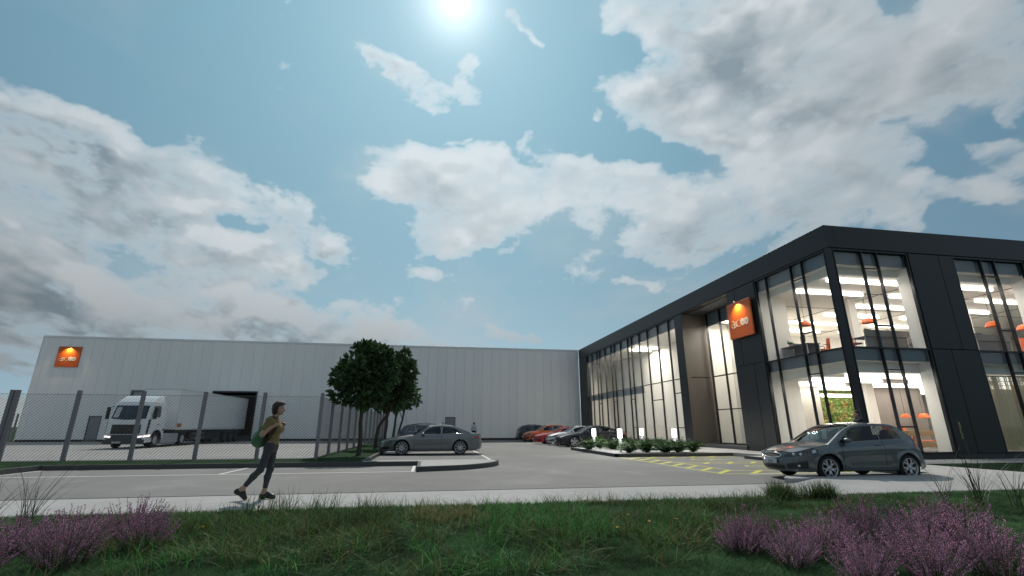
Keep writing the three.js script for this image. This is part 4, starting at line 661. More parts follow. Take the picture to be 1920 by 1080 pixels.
  // wheels
  for (const w of [xf, xr]) for (const s of [1, -1]) { const [ty, rm, bk] = wheelParts(wy, c.rimR, c.spokes, c.twin); const g = new THREE.Group(); g.name = 'wheel'; g.position.set(X(w), wy, s * (hw - 0.115)); if (s < 0) g.rotation.y = Math.PI; t.add(g); part('tyre', ty, M.rubber, g); part('rim', rm, rimMat, g); part('brake_disc', bk, rimDark, g); }
  // mirrors
  for (const s of [-1, 1]) { const mx = A[0] + c.mirror, my = belt(mx) + 0.07, mz = zc(mx, my); const g = new THREE.SphereGeometry(1, 16, 12); g.scale(0.075, 0.065, 0.115); g.translate(X(mx), my, s * (mz + 0.125)); part('mirror', [g, rod([X(mx) + 0.01, my - 0.06, s * (mz - 0.01)], [X(mx), my - 0.03, s * (mz + 0.07)], 0.022, 0.03, 8)], paintM, t); }
  // details laid on the skin: patches over the nose (q < half width) and round onto the flanks
  const skinF = (q, y, out) => { const w = w0(y), s = Math.sign(q) || 1, a = Math.abs(q); if (a <= w) return [X(-bulgeF(y, q, w) - out), y, q]; const x = a - w; return [X(x), y, s * (halfZ(x, y) + out)]; };
  const skinR = (q, y, out) => { const w = wL(y), s = Math.sign(q) || 1, a = Math.abs(q); if (a <= w) return [X(L + bulgeR(y, q, w) + out), y, q]; const x = L - (a - w); const rk = c.rakeR * clamp((y - c.noseLow - 0.09) / (belt(L) - c.noseLow - 0.09)) * Math.max(0, 1 - (L - x) / 0.7) ** 2; return [X(x - rk), y, s * (halfZ(x, y) + out)]; };
  const patch = (skin, q0, q1, ya, yb, out, n = 14) => surf(n, 4, (u, v) => skin(lerp(q0, q1, u), lerp(ya(u), yb(u), v), out), q1 > q0);
  c.details?.({ t, part, patch, skinF, skinR, X, belt, L, hw, w0, wL });
  return t;
}
const flat = (y) => () => y;
const plateTex = (text) => { const cv = document.createElement('canvas'); cv.width = 256; cv.height = 64; const x = cv.getContext('2d'); x.fillStyle = '#b9bec4'; x.fillRect(0, 0, 256, 64); x.fillStyle = '#15171a'; x.font = 'bold 50px sans-serif'; x.textAlign = 'center'; x.textBaseline = 'middle'; x.fillText(text, 128, 34); const q = new THREE.CanvasTexture(cv); q.colorSpace = THREE.SRGBColorSpace; return q; };
// small three-door hatchback
const hatch = (name, paint, over = {}) => ({ name, L: 3.84, W: 1.72, xf: 0.80, xr: 3.22, wheelR: 0.315, rimR: 0.228, arch: 0.37, sill: 0.24, noseLow: 0.22, nose: 0.85, noseIn: 0.20, tail: 0.8, tailIn: 0.13, bulge: 0.17, prof: 0.07, bulgeR: 0.07, profR: 0.10, rakeR: 0.16,
  belt: [[0, 0.70], [0.35, 0.80], [0.8, 0.885], [1.2, 0.925], [2.0, 0.965], [2.9, 1.01], [3.4, 1.02], [3.84, 0.95]], roof: [[0.92, 0.90], [1.2, 1.07], [1.52, 1.26], [1.88, 1.395], [2.35, 1.44], [2.8, 1.43], [3.12, 1.385], [3.42, 1.19], [3.74, 0.965]], roofX: [1.84, 3.1], windows: [[1.28, 2.50, 0.36, 0.0], [2.535, 3.2, 0.0, -0.1]], rail: 0.06, tumble: 0.30, hoodCrown: 0.07, deckCrown: 0.02, bow: 0.12, cabinEnd: 3.1, seatX: 1.8, mirror: 0.5, doors: [1.24, 2.53], spokes: 5, twin: 2, paint, spoiler: true, shelf: true,
  details: (k) => {
    const { t, part, patch, skinF, skinR, X } = k;
    part('grille', patch(skinF, -0.30, 0.30, (u) => 0.555 + 0.02 * Math.sin(u * 3.14), (u) => 0.60 + 0.075 * Math.pow(Math.sin(u * 3.14), 0.5), 0.012), mat([0.05, 0.05, 0.052], 0.5, { metalness: 0.6, bumpMap: fine, bumpScale: 0.004 }), t);
    part('grille_surround', tubeAlong([...Array(22)].map((_, i) => { const a = i / 22 * 6.283; return skinF(0.33 * Math.cos(a), 0.615 + 0.068 * Math.sin(a), 0.014); }), 0.014, 60, 6, true), M.chrome, t);
    for (const s of [-1, 1]) {
      const hl = part('headlight', patch(skinF, s * 0.38, s * 1.16, (u) => 0.57 + 0.085 * u, (u) => 0.625 + 0.215 * Math.pow(u, 0.8) * (u > 0.86 ? 1 - (u - 0.86) * 2.2 : 1), 0.007), lampDark, t);
      for (const q of [0.62, 0.76]) { const p = skinF(s * q, 0.655, 0.0); part('headlamp_lens', new THREE.SphereGeometry(0.038, 12, 8).translate(p[0] - 0.0, p[1], p[2]), lampClear, hl); }
      part('indicator', patch(skinF, s * 1.0, s * 1.1, (u) => 0.68 + 0.03 * u, (u) => 0.75 + 0.03 * u, 0.011, 4), lampClear, hl);
      const fg = part('fog_recess', patch(skinF, s * 0.46, s * 0.92, (u) => 0.285 + 0.02 * u, (u) => 0.40 + 0.09 * Math.pow(u, 0.7), 0.006), carDark, t); const p = skinF(s * 0.7, 0.37, 0.01); part('fog_lamp', new THREE.SphereGeometry(0.036, 12, 8).translate(...p), lampClear, fg);
      part('tail_light', patch(skinR, s * 0.52, s * 1.02, (u) => 0.80 - 0.02 * u, (u) => 0.93 - 0.03 * u, 0.008), lampRed, t);
    }
    part('lower_intake', patch(skinF, -0.40, 0.40, (u) => 0.27, (u) => 0.375 - 0.03 * Math.sin(u * 3.14) * 0, 0.006), carDark, t);
    const p = skinF(0, 0.455, 0.02); const pl = new THREE.BoxGeometry(0.02, 0.11, 0.46); pl.translate(p[0] - 0.005, 0.47, 0); const pm = part('number_plate', pl, plateMat, t);
    const face = new THREE.PlaneGeometry(0.45, 0.1).rotateY(-Math.PI / 2).translate(p[0] - 0.018, 0.47, 0); part('plate_print', face, new THREE.MeshStandardMaterial({ map: plateTex(over.plate ?? 'playt'), roughness: 0.5, side: THREE.DoubleSide }), pm);
    const pr = skinR(0, 0.5, 0.01); part('number_plate', new THREE.BoxGeometry(0.015, 0.11, 0.48).translate(pr[0], 0.5, 0), plateMat, t);
  }, ...over });
const sedan = (name, paint, over = {}) => ({ name, L: 4.82, W: 1.84, xf: 0.90, xr: 3.80, wheelR: 0.36, rimR: 0.283, arch: 0.40, sill: 0.23, noseLow: 0.19, nose: 0.95, noseIn: 0.22, tail: 0.8, tailIn: 0.14, bulge: 0.20, prof: 0.05, bulgeR: 0.08, profR: 0.09, rakeR: 0.02,
  belt: [[0, 0.66], [0.4, 0.78], [1.0, 0.88], [1.55, 0.935], [2.6, 0.97], [3.6, 1.0], [4.3, 1.035], [4.82, 1.02]], roof: [[1.42, 0.92], [1.75, 1.12], [2.15, 1.33], [2.5, 1.42], [2.9, 1.435], [3.3, 1.40], [3.75, 1.27], [4.35, 1.05]], roofX: [2.25, 3.42], windows: [[1.82, 2.80, 0.32, 0.02], [2.88, 3.92, 0.02, -0.36]], rail: 0.06, tumble: 0.36, hoodCrown: 0.06, deckCrown: 0.03, bow: 0.12, cabinEnd: 3.75, seatX: 2.3, mirror: 0.5, doors: [1.50, 2.84, 3.72], spokes: 10, twin: 0, paint, trim: M.chrome, shelf: true, crease: 0.72,
  details: (k) => {
    const { t, part, patch, skinF, skinR, X } = k;
    part('grille', [patch(skinF, -0.38, -0.03, (u) => 0.47 + 0.03 * (1 - u), (u) => 0.62, 0.008), patch(skinF, 0.03, 0.38, (u) => 0.47 + 0.03 * u, (u) => 0.62, 0.008)], carDark, t);
    part('lower_intake', patch(skinF, -0.45, 0.45, flat(0.25), flat(0.36), 0.006), carDark, t);
    for (const s of [-1, 1]) {
      const hl = part('headlight', patch(skinF, s * 0.45, s * 1.05, (u) => 0.56 + 0.04 * u, (u) => 0.635 + 0.075 * u, 0.007), lampDark, t); const p = skinF(s * 0.66, 0.61, 0); part('headlamp_lens', new THREE.SphereGeometry(0.035, 12, 8).translate(...p), lampClear, hl);
      part('air_intake', patch(skinF, s * 0.56, s * 0.98, (u) => 0.27 + 0.03 * u, (u) => 0.40 + 0.03 * u, 0.006), carDark, t);
      part('tail_light', patch(skinR, s * 0.42, s * 1.1, (u) => 0.82, (u) => 0.915 - 0.01 * u, 0.008), lampRed, t);
      part('reflector', patch(skinR, s * 0.55, s * 0.82, (u) => 0.36, (u) => 0.40, 0.008), M.steel, t);
    }
    part('rear_diffuser', patch(skinR, -0.6, 0.6, flat(0.30), flat(0.42), 0.006), carDark, t);
    const p = skinF(0, 0.42, 0.02); part('number_plate', new THREE.BoxGeometry(0.02, 0.11, 0.5).translate(p[0], 0.42, 0), plateMat, t);
    const pr = skinR(0, 0.62, 0.01); part('number_plate', new THREE.BoxGeometry(0.015, 0.11, 0.5).translate(pr[0], 0.62, 0), plateMat, t);
  }, ...over });
const estate = (name, paint, over = {}) => sedan(name, paint, { L: 4.75, W: 1.83, tail: 0.5, tailIn: 0.08, bulgeR: 0.05, profR: 0.07, rakeR: 0.14, belt: [[0, 0.70], [0.4, 0.84], [1.0, 0.93], [1.5, 0.975], [2.6, 1.0], [3.6, 1.03], [4.3, 1.06], [4.75, 1.03]], roof: [[1.34, 0.97], [1.7, 1.2], [2.05, 1.38], [2.4, 1.475], [2.9, 1.505], [3.6, 1.495], [4.05, 1.45], [4.35, 1.36], [4.62, 1.05]], roofX: [2.1, 4.1], windows: [[1.74, 2.7, 0.32, 0.02], [2.78, 3.62, 0.02, 0.0], [3.70, 4.2, 0.0, -0.16]], cabinEnd: 3.9, railBars: true, spoiler: true, spokes: 5, twin: 1, ...over });

makeCar(hatch('hatchback_car', paintMat(0.105, 0.122, 0.132, 0.65, 0.32)), 'silver grey three door hatchback parked nearest, half on the raised apron at right', 'car', [11.62, 0, -12.28], -0.02);
makeCar(sedan('sedan_car', paintMat(0.17, 0.178, 0.178, 0.6, 0.36)), 'silver grey four door sedan in side view by the street trees', 'car', [0.17, 0, -26.05], 0);
makeCar(estate('estate_car', paintMat(0.055, 0.075, 0.095, 0.6, 0.34), { roofMat: paintMat(0.02, 0.022, 0.025, 0.3, 0.3) }), 'slate blue estate car with a black roof parked behind the silver sedan', 'car', [0.55, 0, -30.7], Math.PI);
makeCar(sedan('sedan_car', paintMat(0.012, 0.015, 0.02, 0.5, 0.25), { twin: 1, spokes: 5 }), 'black sedan parked nose out beside the shrub bed, first in the row', 'car', [11.6, 0, -34.2], 0, 'cars parked along the office glazing');
makeCar(hatch('coupe_car', paintMat(0.74, 0.76, 0.77, 0.1, 0.3), { L: 4.3, xr: 3.45, roofX: [2.0, 3.5], cabinEnd: 3.5, windows: [[1.42, 2.66, 0.32, 0.0], [2.75, 3.5, -0.02, -0.16]], roof: [[1.15, 0.91], [1.45, 1.08], [1.8, 1.27], [2.1, 1.375], [2.45, 1.41], [2.95, 1.39], [3.4, 1.32], [3.75, 1.2], [4.1, 1.02]], belt: [[0, 0.70], [0.35, 0.80], [0.8, 0.885], [1.2, 0.925], [2.0, 0.955], [2.9, 0.99], [3.7, 1.02], [4.3, 1.0]], twin: 1, spokes: 6, frameMat: undefined }), 'white hatchback with dark lamps parked next to the black sedan', 'car', [11.4, 0, -37.0], 0, 'cars parked along the office glazing');
makeCar(sedan('sports_car', paintMat(0.55, 0.012, 0.018, 0.2, 0.25), { L: 4.5, W: 1.85, belt: [[0, 0.62], [0.4, 0.74], [1.0, 0.84], [1.55, 0.89], [2.6, 0.92], [3.6, 0.95], [4.2, 0.98], [4.5, 0.96]], roof: [[1.35, 0.88], [1.7, 1.06], [2.05, 1.22], [2.4, 1.3], [2.75, 1.31], [3.2, 1.26], [3.6, 1.15], [4.2, 0.98]], xr: 3.65, windows: [[1.75, 2.85, 0.32, 0.02], [2.93, 3.6, 0.02, -0.3]], doors: [1.5, 2.9], cabinEnd: 3.5, spokes: 5, twin: 1 }), 'low red sports car in the row between the white and orange cars', 'car', [11.1, 0, -39.9], 0, 'cars parked along the office glazing');
makeCar(hatch('hatchback_car', paintMat(0.62, 0.115, 0.012, 0.25, 0.3), { L: 4.2, xr: 3.4, W: 1.78, roof: [[1.05, 0.93], [1.35, 1.12], [1.7, 1.33], [2.05, 1.47], [2.5, 1.53], [3.0, 1.515], [3.5, 1.44], [3.8, 1.3], [4.06, 1.04]], belt: [[0, 0.74], [0.35, 0.86], [0.8, 0.94], [1.2, 0.97], [2.0, 1.0], [2.9, 1.03], [3.7, 1.05], [4.2, 1.0]], windows: [[1.42, 2.5, 0.32, 0.0], [2.58, 3.2, 0, 0], [3.27, 3.7, -0.0, -0.12]], roofX: [2.0, 3.5], cabinEnd: 3.5, doors: [1.32, 2.52, 3.2], spokes: 6, twin: 1, trim: M.chrome }), 'orange hatchback in the row nearest the warehouse wall', 'car', [11.1, 0, -45.5], 0, 'cars parked along the office glazing');
makeCar(estate('estate_car', paintMat(0.02, 0.026, 0.032, 0.5, 0.3), { roofMat: undefined, trim: undefined }), 'dark blue estate with its tail outward, last in the far row', 'car', [11.2, 0, -48.6], Math.PI, 'cars parked along the office glazing');

// ---------------------------------------------------------------- lorry with trailer, backing into the loading bay
{
  const white = mat([0.72, 0.74, 0.75], 0.35, { phys: 1, clearcoat: 0.6, clearcoatRoughness: 0.1 }), grey = mat([0.38, 0.41, 0.44], 0.35, { metalness: 0.4 });
  const xc = -19.55, W = 2.5, x0 = -1.25, x1 = 1.25;
  const tr = thing('articulated_lorry', 'white articulated lorry backed into the open loading bay behind the fence', 'lorry', [xc, 0, -36.6]);
  const zf = 0.85; // front face (towards +z)
  // cab shell by cross sections along z: side profile of the front (y, z)
  const prof = (y) => y < 0.95 ? zf : y < 1.85 ? zf - 0.03 * (y - 0.95) : y < 2.78 ? zf - 0.03 - 0.32 * (y - 1.85) : zf - 0.33 - 0.75 * (y - 2.78);
  const ys = [0.52, 0.7, 0.85, 0.95, 1.2, 1.5, 1.85, 2.1, 2.4, 2.78, 2.86, 2.95];
  const zb = -1.3, round = 0.16;
  const hx = (y) => W / 2 - 0.02 - (y > 1.85 ? 0.06 * (y - 1.85) : 0);
  const ring = (y, s) => { // half outline in plan at height y, s in 0..1 from centre front round the corner to the back
    const h = hx(y), z = prof(y); if (s < 0.42) { const k = s / 0.42; return [k * (h - round), z - 0.05 * k * k]; } if (s < 0.6) { const a = (s - 0.42) / 0.18 * Math.PI / 2; return [h - round + round * Math.sin(a), z - 0.05 - round * (1 - Math.cos(a))]; } return [h, lerp(z - 0.05 - round, zb, (s - 0.6) / 0.4)]; };
  const yAt = (v) => { const f = v * (ys.length - 1), i = Math.min(ys.length - 2, Math.floor(f)); return lerp(ys[i], ys[i + 1], f - i); };
  const archCut = (y, z) => { const d = Math.hypot(z + 0.45 - 0.0, y - 0.5); return d; };
  const shell = [];
  for (const s of [-1, 1]) shell.push(surf(50, ys.length - 1, (u, v) => { let y = yAt(v); const [x, z] = ring(y, u); if (y < 1.12) { const dz = Math.abs(z + 0.45); if (dz < 0.66) y = Math.max(y, 0.5 + Math.sqrt(0.66 * 0.66 - dz * dz)); } return [s * x, y, z]; }, s < 0));
  part('cab', [...shell, surf(10, 8, (u, v) => { const y = 2.95, [xx] = [hx(y)]; return [lerp(-xx, xx, u), y + 0.03 * (1 - (2 * u - 1) ** 2), lerp(prof(y) - 0.08, zb, v)]; }, true), box(x0 + 0.05, 0.6, zb - 0.02, x1 - 0.05, 2.95, zb)], white, tr);
  // roof deflector
  part('roof_deflector', [surf(16, 6, (u, v) => { const a = (2 * u - 1), x = a * lerp(1.12, 0.98, v); return [x, lerp(2.96, 3.42, Math.sin(v * Math.PI / 2)), lerp(0.40, -0.55, v) - 0.12 * a * a]; }), surf(10, 2, (u, v) => [lerp(-0.98, 0.98, u), 3.42, lerp(-0.55, -0.95, v) - 0.12 * (2 * u - 1) ** 2 * (1 - v)]), ...[-1, 1].map((s) => surf(6, 4, (u, v) => [s * lerp(1.12, 0.98, v), lerp(2.96, 3.42, Math.sin(v * Math.PI / 2)), lerp(lerp(0.28, -0.67, v), -0.95, u)], s < 0))], white, tr);
  const onFront = (u, y, out) => { const h = hx(y) - round, x = u * h; return [x, y, prof(y) - 0.05 * (x / h) ** 2 + out]; };
  const fp = (u0, u1, ya, yb, out, n = 12) => surf(n, 6, (u, v) => onFront(lerp(u0, u1, u), lerp(ya(u), yb(u), v), out));
  const glassBlack = mat([0.012, 0.014, 0.016], 0.05, { phys: 1, clearcoat: 1 });
  part('windscreen', fp(-0.97, 0.97, (u) => 1.88 - 0.07 * Math.sin(u * Math.PI), (u) => 2.73, 0.012, 20), glassBlack, tr);
  part('grille', fp(-0.80, 0.80, (u) => 0.90, (u) => 1.50, 0.014), M.black, tr);
  for (let i = 0; i < 5; i++) part('grille_bar', fp(-0.80, 0.80, () => 0.96 + i * 0.11, () => 1.0 + i * 0.11, 0.03), mat([0.03, 0.03, 0.032], 0.4), tr);
  part('bumper', [rbox(-1.2, 0.30, zf - 0.35, 1.2, 0.56, zf + 0.05, 0.06, 3), surf(12, 4, (u, v) => onFront(lerp(-0.98, 0.98, u), lerp(0.52, 0.86, v), 0.02))], M.panelDark, tr);
  for (const s of [-1, 1]) {
    const hl = part('headlight', [fp(s * 0.72, s * 1.0, (u) => 0.66 + 0.03 * u, (u) => 0.78 + 0.04 * u, 0.04, 6), surf(8, 3, (u, v) => { const [x, z] = ring(0.8, lerp(0.42, 0.68, u)); return [s * (x + 0.012), lerp(0.69 + 0.04 * u, 0.82 + 0.05 * u, v), z + 0.02]; }, s < 0)], M.glow(1, 0.97, 0.95, 1.3), tr);
    part('headlight_rim', tubeAlong([[0.42, 0.68], [0.55, 0.7], [0.68, 0.74], [0.69, 0.87], [0.55, 0.84], [0.42, 0.80]].map(([k, y]) => { const [x, z] = ring(0.8, k); return [s * (x + 0.02), y, z + 0.024]; }), 0.012, 30, 5, true), lampRed, hl);
    part('corner_fin', surf(4, 6, (u, v) => { const y = lerp(0.92, 1.82, v), [x, z] = ring(y, 0.5 + 0.10 * u + 0.02 * v); return [s * (x + 0.015), y, z + 0.01]; }, s < 0), M.black, tr);
    part('bumper_corner', surf(10, 4, (u, v) => { const y = lerp(0.34, 0.62, v), [x, z] = ring(0.9, lerp(0.42, 0.72, u)); return [s * (x + 0.02), y + 0.05 * u, z + 0.015]; }, s < 0), white, tr);
    part('side_window', surf(6, 5, (u, v) => { const y = lerp(1.98 - 0.12 * u * 0, 2.72, v), z = lerp(lerp(0.50, 0.24, v), -0.55, u); return [s * (hx(y) + 0.008), y, z]; }, s < 0), glassBlack, tr);
    part('door_handle', rbox(s * 1.25 - 0.02, 1.5, -0.5, s * 1.25 + 0.02, 1.56, -0.3, 0.015), M.black, tr);
    part('mirror', [rbox(s * 1.42 - 0.1, 1.85, 0.45, s * 1.42 + 0.1, 2.62, 0.6, 0.05, 3), rod([s * 1.2, 2.66, 0.4], [s * 1.42, 2.6, 0.52], 0.02), rod([s * 1.2, 1.9, 0.5], [s * 1.42, 1.9, 0.52], 0.02)], M.black, tr);
    part('mudguard', surf(16, 1, (u, v) => { const a = Math.PI * (0.02 + 0.96 * u); return [s * lerp(1.27, 0.85, v), 0.5 + 0.67 * Math.sin(a), -0.45 + 0.67 * Math.cos(a)]; }), M.black, tr);
  }
  part('wiper', [bar(onFront(-0.3, 1.84, 0.03), onFront(0.15, 1.92, 0.03), 0.02, 0.02), bar(onFront(0.3, 1.84, 0.03), onFront(0.75, 1.93, 0.03), 0.02, 0.02)], M.black, tr);
  part('sun_paper', surf(2, 2, (u, v) => onFront(lerp(-0.88, -0.58, u), lerp(1.95, 2.62, v), 0.016)), mat([0.45, 0.47, 0.47], 0.8), tr);
  const np = part('number_plate', box(-0.62, 0.33, zf + 0.05, -0.1, 0.44, zf + 0.07), plateMat, tr);
  // wheels
  const tg = wheelParts(0.5, 0.28, 0, 0), wh = (x, z, s, m = grey) => { const g = new THREE.Group(); g.name = 'wheel'; g.position.set(x, 0.5, z); g.rotation.y = s * Math.PI / 2; tr.add(g); part('tyre', join([lathe([[0.27, -0.14], [0.42, -0.15], [0.5, -0.1], [0.5, 0.1], [0.42, 0.15], [0.27, 0.14]], 36).rotateX(Math.PI / 2)]), M.rubber, g); part('rim', lathe([[0.28, 0.14], [0.27, 0.10], [0.2, 0.07], [0.16, 0.12], [0.12, 0.15], [0.001, 0.15]], 28).rotateX(Math.PI / 2), m, g); };
  for (const s of [-1, 1]) { wh(s * 1.08, -0.45, s); wh(s * 1.08, -4.15, s); for (const z of [-12.0, -13.3, -14.6]) wh(s * 1.1, z, s, M.panelDark); }
  part('chassis', [box(-0.45, 0.75, -6.2, 0.45, 1.0, zf - 0.4), rbox(0.72, 0.28, -3.5, 1.22, 0.92, -1.25, 0.06, 3), rbox(-1.22, 0.28, -3.5, -0.72, 0.92, -1.25, 0.06, 3)], grey, tr);
  // trailer
  const ztF = -2.75, ztB = -16.3, yb = 1.16, yt = 4.08;
  const trailer = part('trailer_box', [rbox(-1.275, yb, ztB, 1.275, yt, ztF, 0.03)], white, tr);
  part('trailer_trim', [box(-1.285, yt - 0.1, ztF - 0.02, 1.285, yt + 0.008, ztF + 0.012), box(1.27, yb - 0.01, ztB, 1.285, yb + 0.12, ztF), box(1.27, yt - 0.1, ztB, 1.286, yt + 0.006, ztF), box(1.235, yb, ztF - 0.04, 1.287, yt, ztF + 0.01), box(-1.287, yb, ztF - 0.04, -1.235, yt, ztF + 0.01)], mat([0.56, 0.58, 0.59], 0.35), trailer);
  part('trailer_chassis', [box(-1.2, 0.95, ztB, 1.2, yb - 0.002, ztF)], M.black, tr);
  const skirt = part('side_skirt', [box(1.16, 0.35, -10.9, 1.2, 1.05, -5.2), box(-1.2, 0.35, -10.9, -1.16, 1.05, -5.2)], M.black, tr);
  { const cv = document.createElement('canvas'); cv.width = 512; cv.height = 160; const x = cv.getContext('2d'); x.fillStyle = '#0b0b0c'; x.fillRect(0, 0, 512, 160); x.font = 'bold 46px sans-serif'; x.textBaseline = 'middle'; x.textAlign = 'center'; ['TRANSPORT', 'TRANSPORT'].forEach((w, r) => [...w].forEach((ch, i) => { x.fillStyle = (i + r) % 2 ? '#c9cbd0' : '#b8605c'; x.fillText(ch, 36 + i * 55, 36 + r * 88); }));
    const m = new THREE.CanvasTexture(cv); m.colorSpace = THREE.SRGBColorSpace; part('skirt_lettering', new THREE.PlaneGeometry(2.35, 0.62).rotateY(Math.PI / 2).translate(1.204, 0.69, -6.75), new THREE.MeshStandardMaterial({ map: m, roughness: 0.6, side: THREE.DoubleSide }), skirt); }
  part('warning_plate', [box(1.287, 1.34, -3.5, 1.3, 1.60, -2.85)], mat([0.32, 0.06, 0.02], 0.5), tr);
  part('warning_plate_face', [box(1.3, 1.39, -3.43, 1.306, 1.55, -2.92)], mat([0.30, 0.17, 0.03], 0.5), tr);
  for (let z = -3.6; z > -15.8; z -= 2.0) part('marker_lamp', rbox(1.28, 1.2, z - 0.06, 1.3, 1.26, z + 0.06, 0.01), mat([0.35, 0.12, 0.08], 0.3), tr);
  part('landing_leg', [rbox(0.85, 0.02, -5.0, 0.97, 0.95, -4.88, 0.01), rbox(-0.97, 0.02, -5.0, -0.85, 0.95, -4.88, 0.01)].slice(0, 1), M.black, tr); part('landing_leg', rbox(-0.97, 0.02, -5.0, -0.85, 0.95, -4.88, 0.01), M.black, tr);
  part('step_light', box(1.24, 1.10, -1.25, 1.28, 1.24, -1.1), lampRed, tr);
}

// ---------------------------------------------------------------- people
// a body is one surface: tapered capsules between joints, joined by a smooth minimum and meshed (surface nets)
function sdMesh(f, lo, hi, cell) {
  const n = lo.map((l, i) => Math.ceil((hi[i] - l) / cell) + 1), [nx, ny, nz] = n, val = new Float32Array(nx * ny * nz);
  for (let k = 0; k < nz; k++) for (let j = 0; j < ny; j++) for (let i = 0; i < nx; i++) val[i + nx * (j + ny * k)] = f(lo[0] + i * cell, lo[1] + j * cell, lo[2] + k * cell);
  const id = new Int32Array(nx * ny * nz).fill(-1), pos = [], idx = [], O = [1, nx, nx * ny];
  for (let k = 0; k < nz - 1; k++) for (let j = 0; j < ny - 1; j++) for (let i = 0; i < nx - 1; i++) {
    const b = i + nx * (j + ny * k); let c = 0, sx = 0, sy = 0, sz = 0;
    for (let e = 0; e < 12; e++) { const ax = e >> 2, u = (ax + 1) % 3, v = (ax + 2) % 3, o = b + (e & 1 ? O[u] : 0) + (e & 2 ? O[v] : 0), a = val[o], d = val[o + O[ax]]; if ((a < 0) === (d < 0)) continue; const t = a / (a - d), p = [0, 0, 0]; p[ax] = t; p[u] = e & 1 ? 1 : 0; p[v] = e & 2 ? 1 : 0; sx += p[0]; sy += p[1]; sz += p[2]; c++; }
    if (c) { id[b] = pos.length / 3; pos.push(lo[0] + (i + sx / c) * cell, lo[1] + (j + sy / c) * cell, lo[2] + (k + sz / c) * cell); }
  }
  for (let k = 1; k < nz - 1; k++) for (let j = 1; j < ny - 1; j++) for (let i = 1; i < nx - 1; i++) {
    const b = i + nx * (j + ny * k); for (let ax = 0; ax < 3; ax++) { const a = val[b], d = val[b + O[ax]]; if ((a < 0) === (d < 0)) continue; const u = O[(ax + 1) % 3], v = O[(ax + 2) % 3], q = [id[b], id[b - u], id[b - u - v], id[b - v]]; if (q.some((x) => x < 0)) continue; a < 0 ? idx.push(q[0], q[1], q[2], q[0], q[2], q[3]) : idx.push(q[0], q[2], q[1], q[0], q[3], q[2]); }
  }
  const g = new THREE.BufferGeometry(); g.setAttribute('position', new THREE.Float32BufferAttribute(pos, 3)); g.setIndex(idx); g.computeVertexNormals(); return g;
}
const cap = (a, b, ra, rb) => { const d = [b[0] - a[0], b[1] - a[1], b[2] - a[2]], L2 = d[0] ** 2 + d[1] ** 2 + d[2] ** 2 || 1e-9; return (x, y, z) => { const px = x - a[0], py = y - a[1], pz = z - a[2], h = clamp((px * d[0] + py * d[1] + pz * d[2]) / L2); return Math.hypot(px - h * d[0], py - h * d[1], pz - h * d[2]) - (ra + (rb - ra) * h); }; };
const ell = (c, r) => (x, y, z) => { const k = Math.hypot((x - c[0]) / r[0], (y - c[1]) / r[1], (z - c[2]) / r[2]); return (k - 1) * Math.min(...r); };
const smin = (a, b, k) => { const h = Math.max(k - Math.abs(a - b), 0) / k; return Math.min(a, b) - h * h * k * 0.25; };
const blend = (fs, k) => (x, y, z) => { let d = 1e9; for (const f of fs) d = smin(d, f(x, y, z), k); return d; };
const grow = (f, r) => (x, y, z) => f(x, y, z) - r;
const cutBy = (f, g) => (x, y, z) => Math.max(f(x, y, z), g(x, y, z));
const skin = mat([0.40, 0.24, 0.165], 0.6), hairDark = mat([0.022, 0.012, 0.010], 0.6), shoeBlack = mat([0.008, 0.008, 0.008], 0.35);
